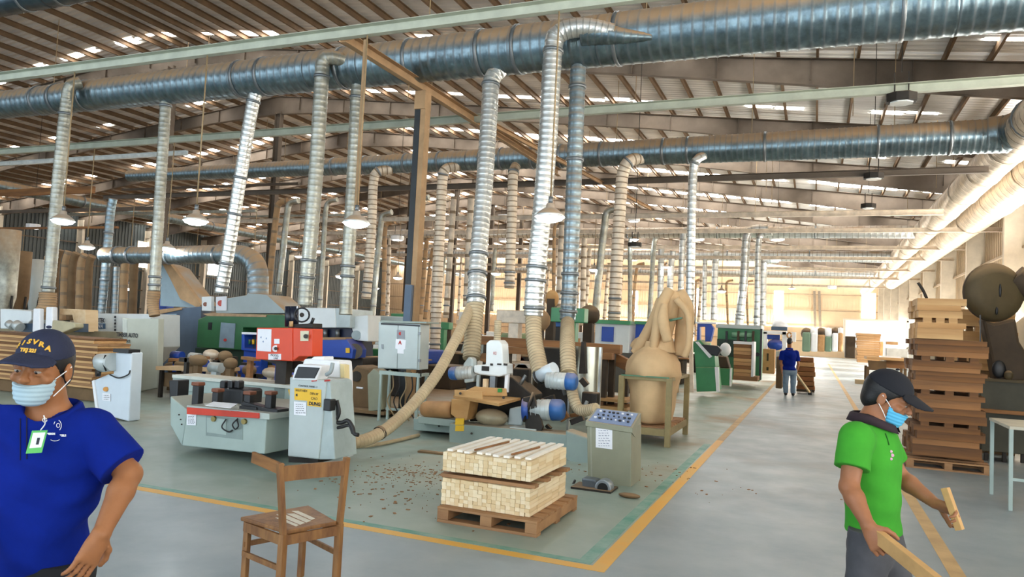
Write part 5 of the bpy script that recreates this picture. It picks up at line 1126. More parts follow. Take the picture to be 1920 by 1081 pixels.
def face_text(s,px,py,dep,size,mat,root,nm='embroidery',rz=0,bold=.0006):
    p=(hit(root,px,py) or Vector(wp(px,py,dep)))-off(root); R3=Matrix((CR,CU,-CF)).transposed()@rotm(0,0,rz); return text(s,size,mat,root,p,R3.to_euler(),nm,bold=bold)
face_text('DESIGN',95,813,2.285,.008,whitem,s1); face_text('KBLS',118,816,2.29,.009,whitem,s1)
def line_on(o,pts,r,mat,name):
    P_=[hit(o,a,b,.002) for a,b in pts]; P_=[p for p in P_ if p]
    if len(P_)>1: W_(MB().tube(P_,r,6),name,mat,o)
line_on(s1,[(108+7*math.cos(t),797+10*math.sin(t)) for t in [-2.9+k*.3 for k in range(14)]],.0010,whitem,'crest'); line_on(s1,[(109+3*math.cos(t),797+4*math.sin(t)) for t in [k*.5 for k in range(13)]],.0010,whitem,'crest'); line_on(s1,[(103+9*math.cos(t),822+4*math.sin(t)) for t in [.3+k*.3 for k in range(9)]],.0010,whitem,'crest')
line_on(s1,[(50,782+k*6) for k in range(14)],.0018,M('navy_seam','050a3a',.9),'placket'); line_on(s1,[(38,784+k*6) for k in range(14)],.0014,M('navy_seam','050a3a',.9),'placket')
# ---- man in the green polo
f2=np.array([.985,-.17]); F2=frame(f2,.03); H2=frame((.97,-.24),.36)
b=wp(1638,1000,3.34); rt=(b[0],b[1])
J2={'head':wp(1666,744,3.33),'neck':wp(1634,795,3.35),'pelvis':wp(1636,1012,3.38),'rs':wp(1606,822,3.22),'ls':wp(1652,822,3.50),'re':wp(1592,912,3.15),'rw':wp(1628,985,3.02),'le':wp(1686,892,3.50),'lw':wp(1752,942,3.36)}
g_=b.copy(); g_[2]=0; L1=F2[:,0].copy(); L1[2]=0
for a,s_,fw_ in (('l',1,.08),('r',-1,-.06)):
    q=g_+L1*.085*s_; J2[a+'h']=q+np.array([0,0,.80]); J2[a+'k']=q+np.array([0,0,.44])+F2[:,1]*(fw_+.03); J2[a+'a']=q+np.array([0,0,.08])+F2[:,1]*fw_*1.5
green_c=M('bright_green_polo','3f9a2c',.9,0,.08,6,bump=.5,bscale=9,spec=.3); grey_tr=M('dark_grey_trousers','4a4a4e',.9,0,.15,9)
hd2=wp(1648,1022,2.98)-J2['rw']; hd3=wp(1783,955,3.30)-J2['lw']
m2,s2=person('person','man in a bright green polo and black cap carrying wooden sticks',rt,F2,H2,J2,{'skin':skin2,'shirt':green_c,'trousers':grey_tr,'collar':M('dark_inner_collar','2c1d24',.85)},.005,1,
  {'r':(J2['rw']+hd2/np.linalg.norm(hd2)*.08,np.array([.2,.9,.1]),1,(1.3,1.35,1.35,1.3,.9)),'l':(J2['lw']+hd3/np.linalg.norm(hd3)*.08,np.array([.1,-.6,-.6]),1,(1.2,1.2,1.2,1.2,1.0))},{'hem':wp(1640,1003,3.3)[2],'girth':.9,'sleeve':.62,'cuff':.072})
cap(m2,J2['head'],H2,M('black_cap_cloth','10131c',.85,0,.12,8)); mask(m2,J2['head'],H2,M('sky_blue_mask','57b4dd',.85,0,.05,8))
bpy.context.view_layer.update()
for (x,y,r_) in ((1671,846,.006),(1673,853,.008),(1671,860,.006)):
    p=hit(s2,x,y); 
    if p: W_(MB().ell(p,(r_,.003,r_),8,6),'pink_crest',M('pink_thread','dfa3c4',.7),s2)
pl=[hit(s2,x,y) for x,y in ((1660,812),(1664,822),(1667,834))]
if all(pl): W_(MB().tube(pl,.0025,6),'placket',M('dark_green_seam','1d5a16',.9),s2)
st=thing('wooden_stick','short square wooden stick held up in the green-shirted man\'s far hand','stick',Vector(wp(1783,955,3.27))); a=wp(1772,914,3.30); c_=wp(1800,993,3.24); W_(MB().bar(a,c_,.030,.03),'stick_body',M('held_stick','c49a62',.7,0,.1,10),st,.002)
st=thing('wooden_board','long wooden board held low in the green-shirted man\'s near hand','board',Vector(wp(1645,1015,2.98))); a=wp(1636,996,3.03); c_=wp(1790,1120,2.58); W_(MB().bar(a,c_,.032,.055),'board_body',M('held_stick','c49a62'),st,.002)
# ---- far man seen from behind with a pallet jack
f3=np.array([-.1,1.]); F3=frame(f3); H3=frame((.25,1),.1); D3=21.6
J3={'head':wp(1481,640,D3),'neck':wp(1480,655,D3),'pelvis':wp(1479,693,D3),'ls':wp(1467,661,D3),'rs':wp(1493,661,D3),'le':wp(1464,680,D3),'lw':wp(1466,694,D3-.1),'re':wp(1497,682,D3),'rw':wp(1493,698,D3)}
for a,x in (('l',1473),('r',1487)):
    J3[a+'h']=wp(x+1,695,D3); J3[a+'k']=wp(x,716,D3); q=wp(x,738,D3); q[2]=.08; J3[a+'a']=q
q=wp(1480,738,D3)
m3,s3=person('person','man seen from behind in a blue shirt and grey-blue jeans in the aisle',(q[0],q[1]),F3,H3,J3,{'skin':skin,'shirt':blue_c,'trousers':M('washed_jeans','7389a0',.9,0,.1,6)},.012,1,
  {'l':(J3['lw']+np.array([0,0,-.08]),np.array([1,0,0.]),1,(.6,.6,.6,.6,.6)),'r':(J3['rw']+np.array([0,0,-.08]),np.array([-1,0,0.]),-1,(1,1,1,1,.6))},{'hem':wp(1480,693,D3)[2],'face':0,'girth':1.1})
# ---------------------------------------------------------------- chair in the foreground
ch=thing('wooden_chair','worn brown wooden chair with a paint-stained seat, standing alone in front','chair',(-2.78,3.62,0)); chw=M('worn_chair_wood','95693a',.55,0,.25,6,col2='6f4826',stretch=(3,3,.6),bump=.1)
A,B_,C_,D_=[Vector((x,y,.40)) for x,y in ((-2.70,3.38),(-2.565,3.715),(-2.925,3.88),(-3.07,3.49))]
def up(p,z): return Vector((p.x,p.y,z))
e1=(B_-A).normalized(); e2=((D_-A).normalized()+(C_-B_).normalized()).normalized()
tA,tB=Vector((-2.722,3.34,.805)),Vector((-2.535,3.705,.805))
W_(MB().bar(up(A,0),up(A,.41),.036,.042),'back_leg',chw,ch,.003); W_(MB().bar(up(B_,0),up(B_,.41),.036,.042),'back_leg',chw,ch,.003)
W_(MB().bar(up(C_,0)-e1*.02,up(C_,.39)-e1*.02,.034,.034),'front_leg',chw,ch,.003); W_(MB().bar(up(D_,0)+e1*.02,up(D_,.39)+e1*.02,.034,.034),'front_leg',chw,ch,.003)
W_(MB().bar(up(A,.4),tA,.032,.034,e2),'back_post',chw,ch,.004); W_(MB().bar(up(B_,.4),tB,.032,.034,e2),'back_post',chw,ch,.004)
def hslab(a,b_,c,d,z0,z1): 
    return MB().add([up(p,z) for z in(z0,z1) for p in(a,b_,c,d)],[(3,2,1,0),(4,5,6,7),(0,1,5,4),(1,2,6,5),(2,3,7,6),(3,0,4,7)])
seat=W_(hslab(A+e1*.018+e2*.0,B_-e1*.018,C_+e1*.025+e2*.03,D_-e1*.02+e2*.02,.405,.428),'seat',chw,ch,.006)
R=random.Random(2); Rp=M('peeling_white_paint','d8d2c2',.7,0,.1,12)
for (u0,u1,v0,v1) in ((.15,.85,.38,.5),(.2,.8,.52,.64),(.28,.9,.66,.76),(.1,.7,.28,.36)):
    P_=[A.lerp(B_,v).lerp(D_.lerp(C_,v),u) for u,v in ((u0,v0),(u1,v0+.02),(u1-.05,v1),(u0+.04,v1-.01))]; 
    W_(MB().add([up(p,z) for z in(.4282,.4295) for p in P_],[(3,2,1,0),(4,5,6,7),(0,1,5,4),(1,2,6,5),(2,3,7,6),(3,0,4,7)]),'paint_patch',Rp,seat)
for a,b_ in ((A,B_),(C_-e1*.02,D_+e1*.02),(A,D_),(B_,C_)): W_(MB().bar(up(a,.375),up(b_,.375),.02,.055),'apron',chw,ch,.002)
for a,b_,z in ((A,D_,.22),(D_,C_,.27),(B_,C_,.24)): W_(MB().bar(up(a,z),up(b_,z),.018,.03),'stretcher',chw,ch,.002)
bk=MB(); n=8; zc=.755; vs=[]
for i in range(n+1):
    t=i/n; p=tA.lerp(tB,t); p=p-e2*(-.0)-e2*0+e2*(-.012*math.sin(math.pi*t)*-1); 
    for dz in(-.055,.03):
        q=p.copy(); q.z=zc+dz; q=q+e2*(.03*(-dz)*1); 
        for w in(-.009,.009): vs.append(q+e2*w)
bk.add(vs,[(4*i+a,4*i+b_,4*i+4+b_,4*i+4+a) for i in range(n) for a,b_ in((0,1),(1,3),(3,2),(2,0))]+[(0,2,3,1),(4*n,4*n+1,4*n+3,4*n+2)]); W_(bk,'back_rail',chw,ch)
# ---------------------------------------------------------------- pallet with square sticks
pal=thing('pallet','low brown pallet under the pale square sticks','pallet',(-2.38,5.95,0)); X0,X1,Y0,Y1=-2.82,-1.95,5.45,6.5
for x in (X0+.05,(X0+X1)/2,X1-.05): W_(MB().bb(x-.05,x+.05,Y0,Y1,.025,.105),'bearer',wood2,pal,.003)
for k in range(7):
    y=Y0+.05+k*(Y1-Y0-.1)/6; W_(MB().bb(X0,X1,y-.055,y+.055,.106,.125),'deck_board',wood2,pal,.002)
for y in (Y0+.05,(Y0+Y1)/2,Y1-.05): W_(MB().bb(X0,X1,y-.05,y+.05,.0,.024),'bottom_board',wood2,pal,.002)
R=random.Random(11); stick_mats=[M('pale_stick_%d'%i,c,.7,0,.06,9,col2=d,stretch=(1,.15,1)) for i,(c,d) in enumerate((('ecd9b4','dcc496'),('f2e3c4','e2cda3'),('e3cca0','d2b587')))]
cw,rh=.0412,.0308; sx0,sy0,sy1=-2.835,5.53,6.47
sme={}
def stick(x,y0,y1,z,grp,lab):
    l=round(y1-y0,2); k=(l,R.randrange(3))
    if k not in sme: sme[k]=MB().bb(-cw/2+.0012,cw/2-.0012,0,l,0,rh-.0012).mesh('square_stick',stick_mats[k[1]])
    o=bpy.data.objects.new('square_stick',sme[k]); COL.objects.link(o); o.location=(x+R.uniform(-.0012,.0012),y0,z); o.rotation_euler=(0,0,0); tag(o,lab,'stick',grp)
for layer,(z0,rows) in enumerate(((.127,7),(.402,5))):
    for r in range(rows):
        for c in range(19):
            x=sx0+cw*(c+.5)+(.0 if layer else .004); z=z0+r*rh; j=R.uniform(-.009,.006)
            lab='pale square stick, %s from the left, %s row up, %s bundle on the pallet'%(ORD[c],ORD[r],('lower','upper')[layer]); grp=('sticks in the lower bundle','sticks in the upper bundle')[layer]
            if c<18: stick(x,sy0+j,sy0+j+.9,z,grp,lab)
            else:
                for q in range(5): stick(x+R.uniform(-.002,.005),sy0+q*.181+j*(q==0),sy0+q*.181+.178,z,grp,'short pale stick, %s from the front on the right face, %s row up, %s bundle'%(ORD[q],ORD[r],('lower','upper')[layer]))
for k,y in enumerate((5.6,5.9,6.2,6.42)): tag(MB().bb(-.42,.42,-.045,.045,0,.026).build('separator_board',wood2,None,loc=(-2.44,y,.127+7*rh+.003)),('brown separator board at the front edge between the two bundles','brown separator board second from the front between the bundles','brown separator board third from the front between the bundles','brown separator board at the back between the two bundles')[k],'board')
for i in range(9):
    x=-2.79+i*.085; me_=MB().box((0,0,.011),(.05,.88,.018),rotm(0,0,R.uniform(-.02,.02)))
    o=me_.build('top_slat',M('white_slat','f0ece2',.7,0,.03,8),None,loc=(x,5.99+R.uniform(-.02,.05),.402+5*rh+R.uniform(0,.002))); tag(o,'loose white slat on top of the upper bundle, %s from the left'%ORD[i],'slat','white slats on top of the bundles')
tag(MB().box((0,0,.008),(.012,.6,.014),rotm(0,0,-.1)).build('bark_strip',wood3,None,loc=(-2.55,5.9,.402+5*rh+.022)),'thin brown strip lying across the white slats, nearer the left','strip')
tag(MB().box((0,0,.008),(.012,.5,.014),rotm(0,0,-.12)).build('bark_strip',wood3,None,loc=(-2.22,5.85,.402+5*rh+.022)),'thin brown strip lying across the white slats, nearer the right','strip')
# ---------------------------------------------------------------- plank stacks at the right
def pallet(name,lab,x0,x1,y0,y1,z,mat=wood2,grp=None,h=.12):
    p=thing(name,lab,'pallet',((x0+x1)/2,(y0+y1)/2,z),0,grp); w,d=(x1-x0)/2,(y1-y0)/2
    for x in (-w+.05,0,w-.05): MB().bb(x-.045,x+.045,-d,d,.022,h-.02).build('bearer',mat,p)
    for k in range(5):
        y=-d+.06+k*(2*d-.12)/4; MB().bb(-w,w,y-.05,y+.05,h-.019,h).build('deck_board',mat,p)
    for y in (-d+.05,0,d-.05): MB().bb(-w,w,y-.05,y+.05,0,.021).build('bottom_board',mat,p)
    return p
pallet('pallet','pallet at the foot of the tall plank stack at right',1.17,2.16,11.25,12.4,0)
zz=lambda y: .05+(880-y)*.00688
R=random.Random(21); lay=[(862,843),(841,831),(830,816),(815,805),None,(797,782),(781,769),(769,754),(753,744),None,(735,717),(717,709),(707,699),(699,690),(690,679),None,(670,660),(659,648),(647,638)]
top=[(636,616),(615,605),None,(595,582),(581,571),(570,558)]
def stackl(lay,x0,x1,y0,y1,mats,lab,labs,grp,nd=4,jit=.04):
    zlast=None
    ns=0
    for i,L_ in enumerate(lay):
        if L_ is None:
            ns+=1
            za=zz(lay[i-1][1]); zb=zz(lay[i+1][0])
            for k,x in enumerate((x0+.12,(x0+x1)/2,x1-.12)):
                for y in (y0+.05,y1-.1):
                    tag(MB().bb(-.05,.05,-.045,.045,0,zb-za-.001).build('spacer_block',mats[0],None,loc=(x,y,za)),'%s, %s gap up, %s from left, %s'%(labs,ORD[ns-1],ORD[k],'front' if y<y0+.1 else 'back'),'spacer block',grp+' spacers')
            continue
        za,zb=zz(L_[0]),zz(L_[1])+.006; zb=max(zb,za+.03)
        if zlast and za<zlast: za=zlast+.001
        if i+1<len(lay) and lay[i+1] is not None: zb=zz(lay[i+1][0])-.001
        jx=R.uniform(-jit,jit); w=(y1-y0)/nd
        for k in range(nd):
            o=MB().bb(x0+R.uniform(-.02,.02)-(x0+x1)/2,x1+R.uniform(-.03,.03)-(x0+x1)/2,-w/2+.004,w/2-.004,0,zb-za).build('plank',mats[(i+k)%len(mats)],None,loc=((x0+x1)/2+jx,y0+w*(k+.5)+R.uniform(-.012,.012),za)); tag(o,'%s, %s layer up, %s from front'%(lab,ORD[i-lay[:i].count(None)],ORD[k]),'plank',grp)
        zlast=zb
stackl(lay,1.27,2.07,11.3,12.3,(crate_d,wood3,crate_d),'weathered plank in the tall right-hand stack','spacer block in the tall stack','planks of the tall right stack')
stackl(top,1.28,1.82,11.3,12.3,(crate_w,M('pale_crate_wood2','cfa26c',.7,0,.15,3,col2='b98a55',stretch=(.2,1,3)),crate_w),'pale plank in the top bundle of the tall stack','spacer block in the pale top bundle','pale planks on top of the right stack',4,.01)
stackl([(700,685),(684,668),(667,650),None,(640,625),(624,612),None,(600,588),(587,575),(574,562)],1.9,2.9,13.6,14.5,(crate_w,crate_w,wood4),'pale plank in the stack behind the tall one','spacer block in the stack behind the tall one','planks of the stack behind',3,.02)
bp=thing('pallet_support','dark trestle carrying the plank stack behind','trestle',(2.4,14.0,0)); MB().bb(-.5,.5,-.4,.4,0,zz(700)-.005).build('trestle_block',cloth_dark,bp)
tag(MB().tube(curve([(0,0,0),(-.05,0,.12),(-.11,0,.22)],4),.02,8).build('bent_rod',darkm,None,loc=(1.42,11.6,zz(558)+.02)),'bent dark rod sticking up from the top of the plank stack','rod')
# ---------------------------------------------------------------- big machine at the right edge
Y0=12.7
rm=TT('dust_blower_machine','large dusty brown blower machine with a disc-shaped fan housing at the right edge','machine',1890,860,Y0+.3)
drk=M('old_brown_cast','43362699'[:6],.7,.1,.25,2.5,dust=.5); drk2=M('old_olive_disc','55492f',.65,.1,.2,2,dust=.5)
c=pix(1862,548,Y=Y0); Rm=rotm(0,.15,.35); prof=[(0,-.16),(.25,-.155),(.37,-.12),(.415,-.04),(.415,.04),(.3,.1),(0,.12)]
mb=MB().lathe([(r_*1.02,h) for r_,h in prof][::-1],axis='y',n=36); mb.v=[tuple(c+Rm@Vector(v)) for v in mb.v]; W_(mb,'fan_housing',drk2,rm)
mb=MB().tube([c+Rm@Vector((.44*math.cos(t)*.95,0,.44*math.sin(t)*.95)) for t in [k*math.pi/16 for k in range(33)]],.018,8); W_(mb,'housing_rim',drk,rm)
for dz in (.02,-.28): W_(MB().ell(c+Rm@Vector((-.0,-.165,dz)),(.018,.015,.1 if dz>0 else .06),8,6),'slot',blackm,rm)
W_(MB().tube(curve([pix(1900,520,Y=Y0+.1),pix(1925,535,Y=Y0+.1),pix(1960,560,Y=Y0+.1)],6),[.2]*13,16),'outlet_duct',drk,rm)
W_(ex([(1842,597),(1865,606),(1905,596),(1912,640),(1925,660),(1925,716),(1866,716),(1858,670)],Y0,.35),'cast_leg',drk,rm,.04)
W_(MB().ell(pix(1873,692,Y=Y0-.02),(.09,.03,.13),16,10),'oval_opening',blackm,rm); W_(MB().ell(pix(1891,703,Y=Y0-.05),(.06,.04,.07),12,8),'round_boss',drk2,rm)
W_(bxp(1838,712,1960,775,Y0-.05,.6),'cabinet_top',M('dusty_dark_cabinet','45443680'[:6],.6,.1,.2,2,dust=.4),rm,.01); W_(bxp(1838,712,1960,717,Y0-.09,.7),'top_edge',drk2,rm)
W_(ex([(1836,765),(1960,775),(1960,782),(1836,772)],Y0-.12,.7),'wood_shelf',wood3,rm)
W_(bxp(1840,775,1960,850,Y0,.5),'cabinet_base',M('dusty_dark_cabinet','45443680'[:6]),rm,.01)
for x in (1846,1880,1915): W_(bxp(x,848,x+7,868,Y0+.02,.06),'foot',darkm,rm)
W_(MB().bar(pix(1838,590,Y=Y0-.3),pix(1838,640,Y=Y0-.3),.015,.015),'thin_rod',blackm,rm)
tr=thing('steel_table','grey steel table with a pale top at the right edge','table',(2.35,9.3,0)); 
W_(MB().bb(1.86,3.2,8.95,9.9,.82,.85),'table_top',M('table_pale','b7b2a0',.6,0,.1,4),tr); legs(tr,1.88,3.1,8.98,9.85,.82,.035,mint); W_(MB().bb(1.87,3.1,8.97,8.99,.3,.33),'stretcher',mint,tr)
# ---------------------------------------------------------------- green presses and machines in mid distance (right of centre)
def pressbox(px0,py0,px1,py1,Y,d,mat,root,name,bev=.02): return W_(bxp(px0,py0,px1,py1,Y,d),name,mat,root,bev)
Y0=20.0
pr_=TT('green_press','green press with a slanted front shield, nearest of the two','machine',1330,732,Y0)
W_(ex([(1304,688),(1342,688),(1346,733),(1306,734)],Y0,.9),'base',mgreen,pr_,.02); W_(ex([(1300,640),(1312,636),(1340,665),(1342,688),(1304,690)],Y0+.1,.8),'slanted_body',mgreen,pr_,.02)
W_(ex([(1303,640),(1309,640),(1335,668),(1330,671)],Y0+.02,.1),'pale_shield',whitem,pr_); W_(ex([(1340,688),(1347,688),(1349,734),(1343,734)],Y0-.02,.1),'pale_edge',whitem,pr_); W_(ex([(1308,604),(1330,604),(1338,615),(1332,640),(1322,640),(1322,612),(1312,612),(1312,640),(1306,640)],Y0+.3,.3),'blue_frame',bluem,pr_,.01)
W_(ex([(1312,645),(1345,648),(1352,655),(1345,668),(1330,664)],Y0+.05,.3),'dark_motor',blackm,pr_,.02); W_(ex([(1304,603),(1342,604),(1342,607),(1304,606)],Y0+.25,.4),'top_plate',whitem,pr_)
pr2=TT('green_press','green press with pale edges, farther of the two','machine',1360,722,Y0+2.2)
W_(bxp(1348,690,1368,722,Y0+2,.8),'base',mgreen,pr2,.02); W_(bxp(1368,690,1371,724,Y0+1.98,.1),'pale_edge',whitem,pr2); W_(ex([(1338,666),(1362,668),(1368,690),(1340,690)],Y0+2.1,.5),'brown_casting',drk,pr2,.03); W_(MB().ell(pix(1360,655,Y=Y0+2),(.16,.12,.2),12,8),'white_cover',whitem,pr2)
gm_=TT('long_green_machine','long mid-green machine with a grey top edge behind the board stack','machine',1390,715,26)
W_(bxp(1344,612,1426,712,26,1.2),'body',mgreen,gm_,.03); W_(bxp(1342,608,1428,616,25.9,1.4),'top_plate',grey_mach,gm_,.02); W_(bxp(1344,636,1392,668,25.85,.2),'dark_recess',M('deep_green','1f3a2c'),gm_)
W_(bxp(1424,616,1428,712,25.7,.15),'edge_post',blackm,gm_); W_(MB().cyl(pix(1372,627,Y=25.85),pix(1410,628,Y=25.85),.08,12),'pale_roller',M('roller_pale_green','86b894'),gm_); W_(MB().cyl(pix(1420,664,Y=25.85),pix(1420,664,Y=26),.07,10),'black_knob',blackm,gm_)
for x in (1362,1384,1398,1412): W_(bxp(x-2,620,x+2,640,25.7,.15),'lever',(drk,blackm)[x%4>0],gm_)
# stack of boards in a white frame
fr=TT('board_rack','white-edged rack on a pallet holding stacked brown boards','rack',1395,712,24.6); W_(bxp(1375,640,1412,645,24.6,1),'top_cover',whitem,fr); W_(bxp(1409,640,1413,706,24.58,.9),'white_side',whitem,fr); 
for y in (706,): W_(bxp(1374,705,1420,713,24.6,1),'pallet_base',wood2,fr)
for k in range(9): 
    y=645+k*6.7; o=bxp(1375.5,y,1408.5,y+6.1,24.65,.85); p=pix(1392,y+6,Y=24.65); oo=TT('board','brown board in the white-edged rack, %s from the top'%ORD[k],'board',1392,y+6,24.65,None,'boards in the white-edged rack'); W_(o,'board_body',(wood3,crate_w,carton)[k%3],oo)
wm=TT('white_framed_machine','white framed machine with blue parts beside the far man','machine',1455,690,30)
W_(bxp(1430,622,1437,690,30,.8),'frame_post',whitem,wm); W_(bxp(1466,622,1474,690,30,.8),'frame_post',whitem,wm); W_(bxp(1430,620,1474,626,30,.8),'frame_top',whitem,wm); W_(bxp(1434,658,1470,690,30.1,.7),'base',grey_mach,wm); W_(bxp(1436,627,1462,636,30.3,.3),'blue_head',bluem,wm); W_(MB().ell(pix(1454,646,Y=30.1),(.3,.2,.22),12,8),'blue_drum',bluem,wm); W_(bxp(1446,612,1476,619,30.2,.5),'dark_top_box',navy,wm); W_(MB().ell(pix(1462,610,Y=30.4),(.3,.2,.2),12,8),'white_dome',whitem,wm); W_(MB().tube([pix(1480+4*math.cos(t),628+5*math.sin(t),Y=29.9) for t in [k*.5 for k in range(13)]],.03,6),'ring',carton,wm); W_(bxp(1474,622,1492,640,30.05,.5),'white_side_panel',whitem,wm)
cx_=TT('brown_crate','tall brown cardboard crate standing before the white framed machine','crate',1442,700,28); W_(bxp(1430,654,1452,700,28,.8),'crate_body',carton,cx_,.01); W_(bxp(1438,662,1441,676,27.98,.02),'dark_mark',drk,cx_); W_(bxp(1437,688,1441,694,27.98,.02),'dark_mark',drk,cx_)
# stack the far man pulls, with the jack
for k in range(7):
    y=670+k*9; t=TT('cardboard_bundle','flat brown bundle beside the far man, %s from the top of its stack'%ORD[k],'bundle',1510,y+8.5,24.4,None,'bundles stacked beside the far man'); W_(bxp(1493+(k%3),y,1526+((k*5)%4),y+8.3,24.4,.8),'bundle_body',(wood3,carton,wood3)[k%3] if k%2 else M('brown_bundle','8a5a34',.8,0,.15,4),t,.02)
pj=TT('pallet_jack','hand pallet jack with a slanted handle between the far man and his stack','pallet jack',1510,738,24.2); W_(MB().bb(pix(1493,737,Y=24.3).x,pix(1527,737,Y=24.3).x,24.3,25.3,.06,.14),'fork',drk,pj); W_(MB().bar(pix(1493,700,Y=23.4),pix(1518,735,Y=24.0),.05,.05),'handle_bar',M('jack_cream','cbb68c'),pj); W_(MB().bar(pix(1493,700,Y=23.4),pix(1485,730,Y=23.9),.04,.04),'handle_strut',M('jack_cream','cbb68c'),pj); W_(MB().cyl(pix(1515,736,Y=24.2),pix(1522,736,Y=24.2),.09,10),'wheel',blackm,pj)
sk=TT('standing_bundle','narrow upright brown bundle left of the far man','bundle',1461,728,23.8); W_(bxp(1455,668,1467,728,23.8,.7),'bundle_body',cloth_dark,sk,.02)
# far right: cartons, table, glossy board
for k in range(12):
    y=625+k*4.6; t=TT('carton_layer','flat tan carton in the tall far stack, %s from the top'%ORD[k],'carton',1627,y+4.4,36,None,'cartons in the tall far stack'); W_(bxp(1606+(k*7)%3,y,1652-(k*5)%4,y+4.3,36,1.0),'carton_body',carton,t)
t=TT('dark_bundle','dark bundle standing left of the tall carton stack','bundle',1594,668,38); W_(bxp(1585,630,1604,671,38,1),'bundle_body',drk,t,.03)
t=TT('carton_block','lone tan carton block right of the tall carton stack','carton',1660,668,37); W_(bxp(1650,640,1658,669,37,.5),'carton_body',carton,t)
wb=TT('glossy_board','bright white glossy board standing before the far wall','board',1640,655,48); W_(bxp(1583,602,1702,655,48,.1),'board_panel',M('glossy_white','f2f4f4',.08,0,.02,2),wb); W_(bxp(1581,600,1585,660,47.9,.25),'frame_post',side_col,wb); W_(bxp(1700,600,1704,660,47.9,.25),'frame_post',side_col,wb); W_(bxp(1581,599,1704,602,47.9,.25),'frame_top',side_col,wb)
tb2=TT('packing_table','low brown packing table with a white sheet before the carton stack','table',1665,695,26); W_(bxp(1625,670,1700,675,26,1.4),'table_top',crate_w,tb2); W_(ex([(1627,675),(1662,677),(1662,694),(1630,693)],26.1,.1),'front_panel',cloth_dark,tb2); W_(bxp(1662,676,1698,690,26.3,.8),'shelf_box',wood3,tb2); W_(bxp(1652,668,1690,671,26.2,.8),'white_sheet',whitem,tb2); legs(tb2,pix(1628,680,Y=26).x,pix(1698,680,Y=26).x,26.1,27.2,.9,.08,cloth_dark)
t=TT('floor_crate','small pale crate on the aisle floor left of the packing table','crate',1617,720,22.5); W_(bxp(1604,712,1624,720,22.5,.4),'crate_body',M('pale_crate','cbb58f',.8),t)
gb=TT('grey_tabletop','pale grey box on a tan shelf at the far right','box',1680,665,32); W_(bxp(1662,653,1702,668,32,.8),'box_body',M('pale_grey_box','d3d3cd',.6),gb); W_(bxp(1662,640,1684,646,32.1,.6),'tan_shelf',carton,gb); W_(bxp(1658,640,1661,668,32,.6),'post',whitem,gb)
# green and tan machines near the far wall
R=random.Random(31)
for k,(x,w,c_) in enumerate(((1512,16,M('far_green','6f8a74',.6,0,.1,1)),(1527,13,whitem),(1540,14,carton),(1553,14,M('far_green','6f8a74')),(1566,12,whitem),(1576,10,carton))):
    t=TT('far_machine','low machine before the far wall, %s from the left of the huddle'%ORD[k],'machine',x,660,52,0,'machines huddled before the far wall'); W_(bxp(x-w/2,622+R.uniform(0,12),x+w/2,659,52,1.5),'machine_body',c_,t,.1); W_(MB().ell(pix(x,625,Y=52.4),(.35,.35,.4),10,6),'machine_head',(drk,whitem)[k%2],t)
bkt=TT('column_pair','pair of dark steel posts against the far wall','post',1536,615,YF-.6,0); W_(MB().bar(pix(1529,650,Y=YF-.5),pix(1527,545,Y=YF-.5),.25,.2).bar(pix(1539,650,Y=YF-.5),pix(1536,545,Y=YF-.5),.25,.2),'post_pair',M('far_post','8f8476',.6),bkt)
# ---------------------------------------------------------------- rows of background machines
R=random.Random(77)
def bgmachine(x,y,kind,lab,grp):
    t=thing('far_machine',lab,'machine',(x,y,0),0,grp); c_=(white_mach,grey_mach,mgreen,bluem,galv_warm,white_mach,M('tan_dusty_machine','b79a72',.8,0,.15,2))[kind]
    w=R.uniform(.8,1.8); h=R.uniform(.9,1.5)
    MB().bb(-w/2,w/2,-.5,.5,0,h*.62).build('base',(c_,darkm,drk)[R.randrange(3)],t,bevel=.03)
    k=R.randrange(4)
    if k==0: MB().bb(-w/2,w*.1,-.45,.45,h*.62,h).build('head',c_,t,bevel=.04)
    elif k==1: MB().cyl((-w/2,0,h*.85),(w/2,0,h*.85),.25,14).build('drum',c_,t)
    elif k==2: MB().prism([(-w/2,h*.62),(w/2,h*.62),(w*.2,h*1.1),(-w*.4,h*1.15)],'y',-.4,.4).build('hood',(grey_mach,beige_dust)[R.randrange(2)],t,bevel=.02)
    else: MB().bb(-.12,.12,-.12,.12,h*.62,h*1.4).bb(-.4,.3,-.15,.15,h*1.2,h*1.4).build('upright',c_,t,bevel=.02)
    if R.random()<.6: MB().cyl((w*.3,-.5,h*.5),(w*.3,-.2,h*.5),.16,12).build('motor',(motor_blue,motor_grey,blackm,redm)[R.randrange(4)],t)
    if R.random()<.5: MB().bb(-w/2-.2,w/2+.2,-.55,.55,h*.62,h*.62+.03).build('work_table',(beige_dust,wood4,wood3)[R.randrange(3)],t)
rows=[(14.6,-4.2,-12.5,5),(17.5,-6.8,-19,7),(21,-4.4,-24,10),(25,-5,-25,10),(29.5,-5,-26,10),(34,-5,-28,9),(39,-4.5,-28,8),(45,-4.5,-30,8),(52,-4,-30,7)]
for (y,xa,xb,n) in rows:
    for i in range(n):
        x=xa+(xb-xa)*(i+R.uniform(-.25,.25))/max(1,n-1); kd=R.randrange(7); bgmachine(x,y+R.uniform(-.8,.8),kd,'%s machine, %s from the aisle in the %s background row'%(('white','pale grey','green','blue','dusty metal','white','tan')[kd],ORD[i],ROWN[[q[0] for q in rows].index(y)]),'machines %s'%('behind the front row' if y<19 else 'in the middle of the hall' if y<31 else 'deep in the hall'))
